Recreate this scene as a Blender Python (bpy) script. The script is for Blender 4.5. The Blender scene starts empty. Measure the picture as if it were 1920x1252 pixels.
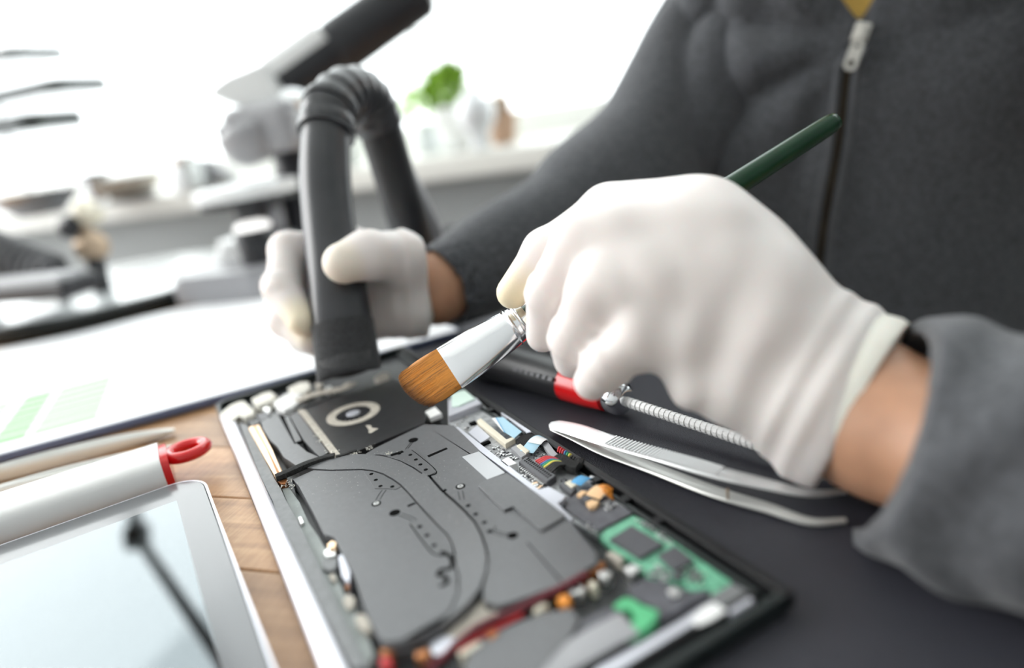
import bpy, bmesh, math, random
import numpy as np
from mathutils import Vector, Matrix
random.seed(4)
C = bpy.context.scene.collection
scene = bpy.context.scene
# ---------------------------------------------------------------- camera, sky, light, exposure
cam = bpy.data.cameras.new('camera')
cam.sensor_width = 36.0
cam.lens = 36.0 * 1304.4 / 1920
cam.clip_start = 0.01
cam.dof.use_dof = True
cam.dof.focus_distance = 0.315
cam.dof.aperture_fstop = 2.3
cam_o = bpy.data.objects.new('camera', cam)
C.objects.link(cam_o)
cam_o.matrix_world = Matrix(((0.98777, 0.15592, 0, 0), (-0.04834, 0.30622, -0.95073, 0),
                             (-0.14824, 0.93911, 0.31001, 0.155), (0, 0, 0, 1)))
scene.camera = cam_o
world = bpy.data.worlds.new('sky')
scene.world = world
world.use_nodes = True
bg = world.node_tree.nodes['Background']
bg.inputs[0].default_value = (0.955, 0.985, 1.0, 1)
bg.inputs[1].default_value = 1.6
sun = bpy.data.lights.new('sun', 'SUN')
sun.energy = 2.6
sun.angle = math.radians(70)
sun.color = (1.0, 0.985, 0.96)
sun_o = bpy.data.objects.new('sun', sun)
C.objects.link(sun_o)
sun_o.rotation_euler = Vector((0.76, 0.06, -0.64)).to_track_quat('-Z', 'Y').to_euler()
scene.view_settings.view_transform = 'Standard'
scene.view_settings.look = 'None'
scene.view_settings.gamma = 1
scene.view_settings.use_curve_mapping = False
scene.view_settings.exposure = 1.25

# ---------------------------------------------------------------- materials
def mat(name, col, rough=0.5, metal=0.0, spec=0.5, noise=0.0, nscale=60.0, bump=0.0, bscale=400.0, coat=0.0, sheen=0.0, sss=0.0, sss_r=(0.01, 0.004, 0.003), aniso=None):
    m = bpy.data.materials.new(name)
    m.use_nodes = True
    nt = m.node_tree
    b = nt.nodes['Principled BSDF']
    b.inputs['Base Color'].default_value = (*col, 1)
    b.inputs['Roughness'].default_value = rough
    b.inputs['Metallic'].default_value = metal
    b.inputs['Specular IOR Level'].default_value = spec
    b.inputs['Coat Weight'].default_value = coat
    b.inputs['Coat Roughness'].default_value = 0.05
    b.inputs['Sheen Weight'].default_value = sheen
    if sss:
        b.inputs['Subsurface Weight'].default_value = sss
        b.inputs['Subsurface Radius'].default_value = sss_r
        b.inputs['Subsurface Scale'].default_value = 1.0
    tc = nt.nodes.new('ShaderNodeTexCoord')
    mp = nt.nodes.new('ShaderNodeMapping')
    nt.links.new(tc.outputs['Object'], mp.inputs[0])
    if aniso:
        mp.inputs['Scale'].default_value = aniso
    if noise:
        n = nt.nodes.new('ShaderNodeTexNoise')
        n.inputs['Scale'].default_value = nscale
        n.inputs['Detail'].default_value = 5
        nt.links.new(mp.outputs[0], n.inputs['Vector'])
        r = nt.nodes.new('ShaderNodeMapRange')
        r.inputs['From Min'].default_value = 0.3
        r.inputs['From Max'].default_value = 0.7
        r.inputs['To Min'].default_value = 1 - noise
        r.inputs['To Max'].default_value = 1 + noise
        nt.links.new(n.outputs['Fac'], r.inputs['Value'])
        mul = nt.nodes.new('ShaderNodeMix')
        mul.data_type = 'RGBA'
        mul.blend_type = 'MULTIPLY'
        mul.inputs['Factor'].default_value = 1
        mul.inputs[6].default_value = (*col, 1)
        nt.links.new(r.outputs[0], mul.inputs[7])
        nt.links.new(mul.outputs[2], b.inputs['Base Color'])
    if bump:
        n = nt.nodes.new('ShaderNodeTexNoise')
        n.inputs['Scale'].default_value = bscale
        n.inputs['Detail'].default_value = 3
        nt.links.new(mp.outputs[0], n.inputs['Vector'])
        bp = nt.nodes.new('ShaderNodeBump')
        bp.inputs['Strength'].default_value = bump
        bp.inputs['Distance'].default_value = 0.001
        nt.links.new(n.outputs['Fac'], bp.inputs['Height'])
        nt.links.new(bp.outputs[0], b.inputs['Normal'])
    return m

def wood_material():
    m = bpy.data.materials.new('wood')
    m.use_nodes = True
    nt = m.node_tree
    b = nt.nodes['Principled BSDF']
    b.inputs['Roughness'].default_value = 0.42
    tc = nt.nodes.new('ShaderNodeTexCoord')
    oi = nt.nodes.new('ShaderNodeObjectInfo')
    add = nt.nodes.new('ShaderNodeVectorMath')
    add.operation = 'MULTIPLY_ADD'
    add.inputs[1].default_value = (7.0, 60.0, 60.0)
    sc = nt.nodes.new('ShaderNodeVectorMath')
    sc.operation = 'SCALE'
    sc.inputs[0].default_value = (37, 11, 23)
    nt.links.new(oi.outputs['Random'], sc.inputs['Scale'])
    nt.links.new(tc.outputs['Object'], add.inputs[0])
    nt.links.new(sc.outputs[0], add.inputs[2])
    n1 = nt.nodes.new('ShaderNodeTexNoise')
    n1.inputs['Scale'].default_value = 1.6
    n1.inputs['Detail'].default_value = 6
    n1.inputs['Distortion'].default_value = 0.6
    nt.links.new(add.outputs[0], n1.inputs['Vector'])
    mp = nt.nodes.new('ShaderNodeVectorMath')
    mp.operation = 'MULTIPLY'
    mp.inputs[1].default_value = (300, 40, 100)
    nt.links.new(tc.outputs['Object'], mp.inputs[0])
    n2 = nt.nodes.new('ShaderNodeTexNoise')
    n2.inputs['Scale'].default_value = 2.0
    n2.inputs['Detail'].default_value = 3
    nt.links.new(mp.outputs[0], n2.inputs['Vector'])
    cr = nt.nodes.new('ShaderNodeValToRGB')
    cr.color_ramp.elements[0].position = 0.28
    cr.color_ramp.elements[0].color = (0.24, 0.12, 0.052, 1)
    cr.color_ramp.elements[1].position = 0.72
    cr.color_ramp.elements[1].color = (0.62, 0.39, 0.21, 1)
    e = cr.color_ramp.elements.new(0.5)
    e.color = (0.43, 0.24, 0.115, 1)
    mx = nt.nodes.new('ShaderNodeMix')
    mx.inputs['Factor'].default_value = 0.3
    nt.links.new(n1.outputs['Fac'], mx.inputs[2])
    nt.links.new(n2.outputs['Fac'], mx.inputs[3])
    nt.links.new(mx.outputs[0], cr.inputs[0])
    hs = nt.nodes.new('ShaderNodeHueSaturation')
    mr = nt.nodes.new('ShaderNodeMapRange')
    mr.inputs['To Min'].default_value = 0.72
    mr.inputs['To Max'].default_value = 1.3
    nt.links.new(oi.outputs['Random'], mr.inputs['Value'])
    nt.links.new(mr.outputs[0], hs.inputs['Value'])
    nt.links.new(cr.outputs[0], hs.inputs['Color'])
    nt.links.new(hs.outputs[0], b.inputs['Base Color'])
    bp = nt.nodes.new('ShaderNodeBump')
    bp.inputs['Strength'].default_value = 0.25
    bp.inputs['Distance'].default_value = 0.001
    nt.links.new(mx.outputs[0], bp.inputs['Height'])
    nt.links.new(bp.outputs[0], b.inputs['Normal'])
    return m

def pane_material():
    m = bpy.data.materials.new('pane_glass')
    m.use_nodes = True
    nt = m.node_tree
    nt.nodes.remove(nt.nodes['Principled BSDF'])
    t = nt.nodes.new('ShaderNodeBsdfTransparent')
    t.inputs[0].default_value = (0.97, 0.985, 0.98, 1)
    g = nt.nodes.new('ShaderNodeBsdfGlossy')
    g.inputs['Roughness'].default_value = 0.02
    lw = nt.nodes.new('ShaderNodeLayerWeight')
    lw.inputs['Blend'].default_value = 0.25
    fr = nt.nodes.new('ShaderNodeMapRange')
    fr.inputs['To Min'].default_value = 0.03
    fr.inputs['To Max'].default_value = 0.35
    nt.links.new(lw.outputs['Facing'], fr.inputs['Value'])
    mx = nt.nodes.new('ShaderNodeMixShader')
    nt.links.new(fr.outputs[0], mx.inputs[0])
    nt.links.new(t.outputs[0], mx.inputs[1])
    nt.links.new(g.outputs[0], mx.inputs[2])
    nt.links.new(mx.outputs[0], nt.nodes['Material Output'].inputs[0])
    return m

def tint_material(name, attr, c0, c1, **kw):
    """colour c0, turning to c1 where the named vertex attribute is 1"""
    m = mat(name, c0, **kw)
    nt = m.node_tree
    b = nt.nodes['Principled BSDF']
    a = nt.nodes.new('ShaderNodeAttribute')
    a.attribute_name = attr
    mx = nt.nodes.new('ShaderNodeMix')
    mx.data_type = 'RGBA'
    mx.inputs[6].default_value = (*c0, 1)
    mx.inputs[7].default_value = (*c1, 1)
    nt.links.new(a.outputs['Fac'], mx.inputs['Factor'])
    nt.links.new(mx.outputs[2], b.inputs['Base Color'])
    return m

M = dict(
    wood=wood_material(), pane=pane_material(),
    white_wall=mat('painted_white', (0.86, 0.87, 0.85), 0.6),
    grey_wall=mat('painted_grey', (0.33, 0.345, 0.345), 0.7),
    dark_wall=mat('painted_warm_grey', (0.45, 0.45, 0.45), 0.7),
    sill=mat('sill_paint', (0.80, 0.80, 0.76), 0.4),
    floor=mat('floor_grey', (0.30, 0.29, 0.28), 0.5, noise=0.15, nscale=4),
    mat_black=mat('mat_leatherette', (0.030, 0.030, 0.040), 0.5, noise=0.25, nscale=900, bump=0.6, bscale=1600, spec=0.45),
    alu=mat('silver_aluminium', (0.80, 0.80, 0.86), 0.42, metal=0.6),
    black=mat('black_plastic', (0.009, 0.009, 0.010), 0.5, spec=0.3),
    dark=mat('dark_magnesium', (0.022, 0.024, 0.026), 0.45, noise=0.3, nscale=200),
    rim=mat('rim_green_black', (0.012, 0.017, 0.017), 0.4, spec=0.35),
    grey_strip=mat('grey_plastic', (0.19, 0.195, 0.20), 0.5, noise=0.12, nscale=300),
    grey_green=mat('grey_green_plastic', (0.27, 0.295, 0.285), 0.5, noise=0.15, nscale=120),
    plate=mat('graphite_plate', (0.115, 0.117, 0.123), 0.40, noise=0.07, nscale=500, bump=0.05, bscale=1500, spec=0.6),
    plate2=mat('graphite_band', (0.125, 0.127, 0.133), 0.38, noise=0.07, nscale=500, spec=0.6),
    bracket=mat('bracket_steel', (0.105, 0.107, 0.112), 0.36, spec=0.6),
    hole=mat('painted_recess_black', (0.003, 0.003, 0.003), 0.8, spec=0.05),  # black painted as the shade inside holes and cuts; also the zip tape
    copper=mat('copper', (1.0, 0.70, 0.46), 0.34, metal=0.65, noise=0.1, nscale=600, aniso=(4, .3, 1)),
    copper_dark=mat('copper_dark', (0.40, 0.16, 0.06), 0.35, metal=0.6),
    foam=mat('black_foam', (0.022, 0.022, 0.022), 0.95, noise=0.5, nscale=1500, bump=1.0, bscale=1500),
    pcb=mat('board_grey', (0.34, 0.35, 0.36), 0.4, noise=0.35, nscale=350),
    pcb_black=mat('board_black', (0.10, 0.10, 0.115), 0.4, noise=0.2, nscale=300),
    pcb_green=mat('board_green', (0.17, 0.48, 0.31), 0.4, noise=0.25, nscale=300),
    green=mat('flex_green', (0.10, 0.48, 0.22), 0.45, noise=0.1, nscale=200),
    chip=mat('chip_black', (0.085, 0.085, 0.095), 0.4),
    tape=mat('silver_tape', (0.52, 0.53, 0.55), 0.35, metal=0.3),
    lavender=mat('shield_metal', (0.62, 0.63, 0.69), 0.35, metal=0.4),
    tin=mat('tinned_metal', (0.75, 0.75, 0.74), 0.28, metal=0.9),
    cream=mat('cream_plastic', (0.80, 0.74, 0.60), 0.5),
    white=mat('white_plastic', (0.86, 0.86, 0.85), 0.4),
    offwhite=mat('offwhite_foam', (0.78, 0.76, 0.69), 0.8, noise=0.15, nscale=300),
    mint=mat('mint_film', (0.72, 0.88, 0.80), 0.4),
    blue=mat('blue_ribbon', (0.10, 0.40, 0.72), 0.45),
    pale_blue=mat('pale_blue_ribbon', (0.42, 0.66, 0.80), 0.4),
    orange=mat('orange_ribbon', (0.85, 0.30, 0.03), 0.4),
    peach=mat('peach_film', (0.92, 0.60, 0.33), 0.45),
    beige_ring=mat('beige_ring', (0.47, 0.43, 0.37), 0.6, noise=0.15, nscale=300),
    fan_black=mat('fan_cover', (0.016, 0.016, 0.018), 0.4, noise=0.3, nscale=200),
    brass=mat('brass_pad', (0.62, 0.42, 0.20), 0.35, metal=0.7),
    wire_red=mat('wire_red', (0.55, 0.02, 0.025), 0.35),
    wire_blue=mat('wire_blue', (0.03, 0.17, 0.40), 0.35),
    wire_green=mat('wire_green', (0.02, 0.30, 0.12), 0.35),
    wire_yellow=mat('wire_yellow', (0.80, 0.68, 0.10), 0.35),
    wire_black=mat('wire_black', (0.012, 0.012, 0.012), 0.35),
    maroon=mat('wire_maroon', (0.13, 0.008, 0.018), 0.35),
    steel=mat('brushed_steel', (0.88, 0.89, 0.89), 0.30, metal=0.55),
    steel_soft=mat('satin_steel', (0.72, 0.72, 0.69), 0.36, metal=0.5),
    chrome=mat('chrome', (0.86, 0.87, 0.89), 0.10, metal=1.0),
    red=mat('red_plastic', (0.70, 0.008, 0.010), 0.25, coat=0.4),
    handle_black=mat('handle_black', (0.018, 0.018, 0.020), 0.38),
    paper=mat('paper_white', (0.90, 0.91, 0.93), 0.6),
    print_cyan=mat('print_cyan', (0.58, 0.66, 0.69), 0.6),
    print_green=mat('print_green', (0.27, 0.60, 0.24), 0.6),
    print_pale=mat('print_pale_green', (0.40, 0.64, 0.37), 0.6),
    board_blue=mat('clipboard_blue', (0.11, 0.14, 0.24), 0.4),
    hose=mat('hose_rubber', (0.036, 0.037, 0.042), 0.30, noise=0.12, nscale=80, spec=0.6),
    hose_dark=mat('hose_black', (0.012, 0.013, 0.015), 0.5),
    bezel=mat('tablet_bezel', (0.15, 0.154, 0.162), 0.15, coat=0.2),
    screen=mat('tablet_glass', (0.155, 0.172, 0.18), 0.03, metal=1.0),
    hoodie=mat('hoodie_cotton', (0.078, 0.081, 0.089), 0.9, noise=0.34, nscale=330, bump=0.6, bscale=800, sheen=0.25, spec=0.2),
    shirt=mat('yellow_shirt', (0.66, 0.42, 0.10), 0.9, bump=0.3, bscale=900, noise=.1, nscale=300),
    skin=mat('skin', (0.47, 0.25, 0.15), 0.5, noise=0.08, nscale=120, sss=0.15, sss_r=(0.006, 0.002, 0.001)),
    glove=tint_material('latex_glove', 'tip', (0.86, 0.80, 0.775), (0.92, 0.81, 0.58), rough=0.5, sss=0.25, sss_r=(0.008, 0.004, 0.003), bump=0.12, bscale=500),
    cuff=mat('glove_bead', (0.84, 0.80, 0.72), 0.5, sss=0.2),
    zip_metal=mat('zip_metal', (0.62, 0.60, 0.55), 0.35, metal=0.5),
    zip_teeth=mat('zip_teeth', (0.075, 0.055, 0.03), 0.45, metal=0.4),
    seam=mat('hoodie_placket', (0.085, 0.088, 0.097), 0.9, noise=0.2, nscale=500, sheen=0.2),
    ferrule=mat('ferrule_metal', (0.88, 0.89, 0.91), 0.16, metal=1.0),
    green_lacquer=mat('green_lacquer', (0.004, 0.036, 0.013), 0.28, spec=0.35, coat=0.12),
    bristle=tint_material('bristle_hair', 'tip', (0.74, 0.29, 0.038), (0.045, 0.018, 0.020), rough=0.42),
    scope_grey=mat('scope_grey', (0.33, 0.33, 0.345), 0.35),
    scope_dark=mat('scope_dark_grey', (0.10, 0.10, 0.105), 0.35),
    scope_white=mat('scope_white', (0.80, 0.81, 0.81), 0.35),
    scope_black=mat('scope_black', (0.018, 0.019, 0.023), 0.4),
    lens=mat('lens_glass', (0.80, 0.83, 0.86), 0.05, coat=1),
    leaf=mat('leaf_green', (0.30, 0.50, 0.055), 0.5, noise=0.3, nscale=60),
    leaf_pale=mat('leaf_pale', (0.62, 0.80, 0.40), 0.5),
    pot_white=mat('pot_white', (0.78, 0.80, 0.79), 0.35),
    terracotta=mat('terracotta', (0.50, 0.33, 0.23), 0.8),
    soil=mat('soil', (0.10, 0.07, 0.05), 0.9),
    bronze=mat('tarnished_brass', (0.36, 0.27, 0.19), 0.4, metal=0.6),
    acrylic=mat('smoked_acrylic', (0.05, 0.06, 0.06), 0.1),
    base_grey=mat('base_grey', (0.62, 0.65, 0.66), 0.22, coat=0.4),
    lamp_dark=mat('lamp_dark', (0.02, 0.024, 0.026), 0.4),
)

V3 = lambda *a: Vector(a)
M['tin_dark'] = mat('dull_chrome', (0.38, 0.39, 0.41), 0.25, metal=0.9)
M['lit_lens'] = mat('lit_lamp_glass', (0.9, 0.9, 0.9), 0.3)
_b = M['lit_lens'].node_tree.nodes['Principled BSDF']
_b.inputs['Emission Color'].default_value = (1, 0.98, 0.95, 1)
_b.inputs['Emission Strength'].default_value = 0.5
# ---------------------------------------------------------------- mesh helpers
def link(name, me, material=None, parent=None, smooth=False):
    o = bpy.data.objects.new(name, me)
    C.objects.link(o)
    if material is not None:
        me.materials.append(M[material])
    if parent is not None:
        o.parent = parent
    if smooth:
        me.shade_smooth()
    return o

def mesh(name, verts, faces, material=None, parent=None, smooth=False):
    me = bpy.data.meshes.new(name)
    me.from_pydata([tuple(v) for v in verts], [], [tuple(f) for f in faces])
    me.update()
    return link(name, me, material, parent, smooth)

def from_bm(name, bm, material, parent=None, smooth=False, angle=None):
    bmesh.ops.recalc_face_normals(bm, faces=bm.faces[:])
    me = bpy.data.meshes.new(name)
    bm.to_mesh(me)
    bm.free()
    o = link(name, me, material, parent, smooth)
    if angle:
        me.set_sharp_from_angle(angle=math.radians(angle))
    return o

def thing(name, label, cat, loc=(0, 0, 0), rot=(0, 0, 0), group=None):
    o = bpy.data.objects.new(name, None)
    o.empty_display_size = 0.01
    C.objects.link(o)
    o.location = loc
    o.rotation_euler = rot
    return tag(o, label, cat, group)

def tag(o, label=None, cat=None, group=None, kind=None):
    if label: o['label'] = label
    if cat: o['category'] = cat
    if group: o['group'] = group
    if kind: o['kind'] = kind
    return o

def prism_bm(poly, z0, z1, bev=0.0, s=1.0, bm=None):
    """polygon (list of xy) extruded from z0 to z1, the top edge bevelled"""
    own = bm is None
    if own: bm = bmesh.new()
    a = sum(poly[i][0] * poly[(i + 1) % len(poly)][1] - poly[(i + 1) % len(poly)][0] * poly[i][1] for i in range(len(poly)))
    if a < 0: poly = poly[::-1]
    lo = [bm.verts.new((p[0] * s, p[1] * s, z0 * s)) for p in poly]
    hi = [bm.verts.new((p[0] * s, p[1] * s, z1 * s)) for p in poly]
    n = len(poly)
    bm.faces.new(lo[::-1])
    top = bm.faces.new(hi)
    for i in range(n):
        bm.faces.new((lo[i], lo[(i + 1) % n], hi[(i + 1) % n], hi[i]))
    if bev:
        bmesh.ops.bevel(bm, geom=list(top.edges), offset=bev * s, segments=2, profile=0.5, affect='EDGES', clamp_overlap=True)
    return bm

def prism(name, poly, z0, z1, material, parent=None, bev=0.0, s=1.0):
    return from_bm(name, prism_bm(poly, z0, z1, bev, s), material, parent)

def box_bm(c, d, bev=0.0, rot=None, bm=None, seg=2):
    own = bm is None
    if own: bm = bmesh.new()
    mt = Matrix.Translation(c) @ (rot.to_4x4() if rot is not None else Matrix.Identity(4)) @ Matrix.Diagonal((d[0], d[1], d[2], 1))
    r = bmesh.ops.create_cube(bm, size=1, matrix=mt)
    if bev:
        es = list({e for v in r['verts'] for e in v.link_edges})
        bmesh.ops.bevel(bm, geom=es, offset=bev, segments=seg, profile=0.5, affect='EDGES', clamp_overlap=True)
    return bm

def box(name, c, d, material, parent=None, bev=0.0, rot=None, seg=2):
    return from_bm(name, box_bm(c, d, bev, rot, seg=seg), material, parent)

def smooth_path(pts, n=6):
    """Catmull-Rom through points (any dimension)"""
    P = [np.array(p, float) for p in pts]
    P = [2 * P[0] - P[1]] + P + [2 * P[-1] - P[-2]]
    out = []
    for i in range(1, len(P) - 2):
        for k in range(n):
            t = k / n
            a, b, c, d = P[i - 1], P[i], P[i + 1], P[i + 2]
            out.append(0.5 * (2 * b + (c - a) * t + (2 * a - 5 * b + 4 * c - d) * t * t + (3 * b - 3 * c + d - a) * t ** 3))
    out.append(P[-2])
    return out

def sweep(path, radii, segs=12, up=(0, 0, 1), cap=True, shape=None):
    """verts, faces of a tube along path. radii: number, list, or list of (ru, rv)"""
    P = [Vector(p) for p in path]
    n = len(P)
    if not hasattr(radii, '__len__'): radii = [radii] * n
    V, F = [], []
    u = Vector(up)
    for i in range(n):
        t = (P[min(i + 1, n - 1)] - P[max(i - 1, 0)]).normalized()
        u = (u - t * u.dot(t))
        if u.length < 1e-6: u = t.orthogonal()
        u.normalize()
        w = t.cross(u)
        r = radii[i]
        ru, rv = (r if hasattr(r, '__len__') else (r, r))
        for k in range(segs):
            a = 2 * math.pi * k / segs
            cu, cv = math.cos(a), math.sin(a)
            if shape:
                cu = math.copysign(abs(cu) ** shape, cu)
                cv = math.copysign(abs(cv) ** shape, cv)
            V.append(P[i] + u * (cu * ru) + w * (cv * rv))
    for i in range(n - 1):
        for k in range(segs):
            a, b = i * segs + k, i * segs + (k + 1) % segs
            F.append((a, b, b + segs, a + segs))
    if cap:
        F.append(tuple(range(segs))[::-1])
        F.append(tuple((n - 1) * segs + k for k in range(segs)))
    return V, F

def tube(name, path, radii, material, parent=None, segs=12, up=(0, 0, 1), cap=True, shape=None, angle=50):
    V, F = sweep(path, radii, segs, up, cap, shape)
    o = mesh(name, V, F, material, parent, True)
    o.data.set_sharp_from_angle(angle=math.radians(angle))
    return o

def lathe(name, prof, loc, material, parent=None, segs=32, axis=None, angle=40):
    """profile (r, h) turned about an axis through loc"""
    q = Vector(axis).normalized().to_track_quat('Z', 'Y') if axis is not None else None
    V, F = [], []
    for r, h in prof:
        for k in range(segs):
            a = 2 * math.pi * k / segs
            v = Vector((r * math.cos(a), r * math.sin(a), h))
            if q: v = q @ v
            V.append(v + Vector(loc))
    n = len(prof)
    for i in range(n - 1):
        for k in range(segs):
            a, b = i * segs + k, i * segs + (k + 1) % segs
            F.append((a, b, b + segs, a + segs))
    F.append(tuple(range(segs))[::-1])
    F.append(tuple((n - 1) * segs + k for k in range(segs)))
    o = mesh(name, V, F, material, parent, True)
    o.data.set_sharp_from_angle(angle=math.radians(angle))
    return o

# ---------------------------------------------------------------- implicit surfaces (for cloth, gloves and skin)
def cone_d(X, a, b, ra, rb):
    a = np.array(a); b = np.array(b)
    ab = b - a
    t = np.clip(((X - a) @ ab) / (ab @ ab), 0, 1)
    return np.linalg.norm(X - a - t[..., None] * ab, axis=-1) - (ra + (rb - ra) * t)

def smin(a, b, k):
    h = np.maximum(k - np.abs(a - b), 0) / k
    return np.minimum(a, b) - h * h * k * 0.25

def surface(func, lo, hi, h):
    """naive surface nets over the zero set of func"""
    ax = [np.arange(lo[i], hi[i] + h, h) for i in range(3)]
    G = np.stack(np.meshgrid(*ax, indexing='ij'), -1)
    D = func(G)
    S = D < 0
    nx, ny, nz = D.shape
    acc = np.zeros((nx - 1, ny - 1, nz - 1, 3)); cnt = np.zeros((nx - 1, ny - 1, nz - 1))
    sl = lambda o: tuple(slice(o[i], D.shape[i] - 1 + o[i]) for i in range(3))
    corners = [(i, j, k) for i in (0, 1) for j in (0, 1) for k in (0, 1)]
    for c in corners:
        for x in range(3):
            if c[x]: continue
            e = list(c); e[x] = 1; e = tuple(e)
            d0, d1 = D[sl(c)], D[sl(e)]
            m = (d0 < 0) != (d1 < 0)
            t = np.where(m, d0 / np.where(m, d0 - d1, 1), 0)
            for i in range(3):
                acc[..., i] += np.where(m, c[i] + (t if i == x else 0), 0)
            cnt += m
    act = cnt > 0
    idx = -np.ones(act.shape, int)
    idx[act] = np.arange(act.sum())
    cell = np.argwhere(act)
    V = np.array(lo) + h * (cell + acc[act] / cnt[act][:, None])
    F = []
    for x in range(3):
        y, z = (x + 1) % 3, (x + 2) % 3
        s0 = [slice(None)] * 3; s1 = [slice(None)] * 3
        s0[x] = slice(0, -1); s1[x] = slice(1, None)
        a, b = S[tuple(s0)], S[tuple(s1)]
        for flip, mk in ((False, a & ~b), (True, ~a & b)):
            q = np.argwhere(mk)
            q = q[(q[:, y] > 0) & (q[:, z] > 0) & (q[:, y] < D.shape[y] - 1) & (q[:, z] < D.shape[z] - 1)]
            f = []
            for dy, dz in ((-1, -1), (0, -1), (0, 0), (-1, 0)):
                p = q.copy(); p[:, y] += dy; p[:, z] += dz
                f.append(idx[p[:, 0], p[:, 1], p[:, 2]])
            f = np.stack(f, -1)
            F.append(f[:, ::-1] if flip else f)
    return V, np.concatenate(F)

def relax(V, F, it, lam=0.5):
    E = np.concatenate([F[:, [0, 1]], F[:, [1, 2]], F[:, [2, 3]], F[:, [3, 0]]])
    for _ in range(it):
        A = np.zeros_like(V); n = np.zeros(len(V))
        np.add.at(A, E[:, 0], V[E[:, 1]]); np.add.at(A, E[:, 1], V[E[:, 0]])
        np.add.at(n, E[:, 0], 1); np.add.at(n, E[:, 1], 1)
        V = V + lam * (A / np.maximum(n, 1)[:, None] - V)
    return V

def blob(name, func, lo, hi, h, material, parent=None, it=2):
    V, F = surface(func, lo, hi, h)
    V = relax(V, F, it)
    me = bpy.data.meshes.new(name)
    me.vertices.add(len(V)); me.vertices.foreach_set('co', V.astype(np.float32).ravel())
    me.loops.add(F.size); me.loops.foreach_set('vertex_index', F.astype(np.int32).ravel())
    me.polygons.add(len(F)); me.polygons.foreach_set('loop_start', np.arange(0, F.size, 4, dtype=np.int32))
    me.update(calc_edges=True); me.validate()
    o = link(name, me, material, parent, True)
    return o, V

# ================================================================ THE SETTING
E1 = Vector((0.938, -0.346, 0)).normalized()      # along the window wall
E2 = Vector((0.346, 0.938, 0)).normalized()       # towards the window
WALLROT = math.atan2(E1.y, E1.x)
def wp(a, b, z=0.0): return E1 * a + E2 * b + Vector((0, 0, z))

def wall_box(name, a0, a1, b0, b1, z0, z1, material, parent=None, bev=0.0):
    bm = bmesh.new()
    box_bm(((a0 + a1) / 2, (b0 + b1) / 2, (z0 + z1) / 2), (a1 - a0, b1 - b0, z1 - z0), bev, bm=bm)
    bmesh.ops.transform(bm, matrix=Matrix.Rotation(WALLROT, 4, 'Z'), verts=bm.verts[:])
    return from_bm(name, bm, material, parent)

tag(wall_box('floor', -3.2, 1.6, -1.1, 1.55, -0.80, -0.75, 'floor'), kind='structure')
tag(wall_box('wall_back', -3.2, 1.5, 1.20, 1.55, -0.75, 0.048, 'grey_wall'), kind='structure')
tag(wall_box('wall_back_top', -3.2, 1.5, 1.20, 1.55, 2.25, 2.45, 'white_wall'), kind='structure')
tag(wall_box('wall_right', 1.5, 1.6, -1.0, 1.55, -0.75, 2.45, 'grey_wall'), kind='structure')
tag(wall_box('ceiling', -3.2, 1.6, -1.1, 1.55, 2.45, 2.55, 'white_wall'), kind='structure')
tag(wall_box('wall_front', -3.2, 1.6, -1.1, -1.0, -0.75, 2.45, 'dark_wall'), kind='structure')
tag(wall_box('trim_1', -3.2, 1.5, 1.14, 1.52, 0.048, 0.088, 'sill', bev=0.006), kind='structure')
for k, (a0, a1) in enumerate(((-3.1, 0.04), (0.06, 1.45))):
    fr = bmesh.new()
    for q in ((a0, a1, .088, .14), (a0, a1, 2.20, 2.25), (a0, a0 + .014, .14, 2.20), (a1 - .014, a1, .14, 2.20)):
        box_bm(((q[0] + q[1]) / 2, 1.46, (q[2] + q[3]) / 2), (q[1] - q[0], 0.03, q[3] - q[2]), bm=fr)
    bmesh.ops.transform(fr, matrix=Matrix.Rotation(WALLROT, 4, 'Z'), verts=fr.verts[:])
    w = tag(from_bm('window_%d' % (k + 1), fr, 'white_wall'), kind='structure')
    wall_box('pane', a0 + .014, a1 - .014, 1.457, 1.463, 0.14, 2.20, 'pane', w)
ct = Vector((-0.0666,1.5129,0.5044)); ce = Vector((-0.098,1.451,0.3148))
cord = thing('blind_cord', 'thin blind cord with a small grey tassel hanging before the window', 'cord', ce)
tube('cord', [V3(0, 0, .03), V3(0, 0, .8), V3(0, 0, 2.4 - ce.z)], .0009, 'tape', cord, 6)
lathe('tassel', [(.003, -.006), (.009, -.004), (.010, .008), (.007, .045), (.003, .052)], (0, 0, 0), 'acrylic', cord, 16)

# ---------------------------------------------------------------- desk of wooden staves
desk = thing('desk', 'brown corner desk of joined wooden staves under the tools and the laptop', 'desk', (0, 0, -0.04))
stave_meshes = {}
def stave_mesh(L, Wd):
    key = (round(L, 3), round(Wd, 3))
    if key not in stave_meshes:
        bm = box_bm((0, 0, 0.02), (L - 0.0006, Wd - 0.0006, 0.04), 0.0006, seg=1)
        bmesh.ops.recalc_face_normals(bm, faces=bm.faces[:])
        me = bpy.data.meshes.new('stave'); bm.to_mesh(me); bm.free()
        me.materials.append(M['wood'])
        stave_meshes[key] = me
    return stave_meshes[key]
def staves(a0, a1, b0, b1, L, Wd):
    r = 0
    b = b0
    while b < b1 - 1e-6:
        edges = [a0]
        x = a0 + L * (0.35 + 0.55 * ((r * 0.618) % 1))
        while x < a1 - 0.08:
            edges.append(x); x += L
        edges.append(a1)
        for i in range(len(edges) - 1):
            l = round((edges[i + 1] - edges[i]) / 0.002) * 0.002
            o = bpy.data.objects.new('stave', stave_mesh(l, Wd))
            C.objects.link(o)
            o.parent = desk
            o.location = wp((edges[i] + edges[i + 1]) / 2, b + Wd / 2)
            o.rotation_euler = (0, 0, WALLROT)
        b += Wd; r += 1
staves(-1.54, -0.075, -0.30, 0.85, 0.40, 0.048)
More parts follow.
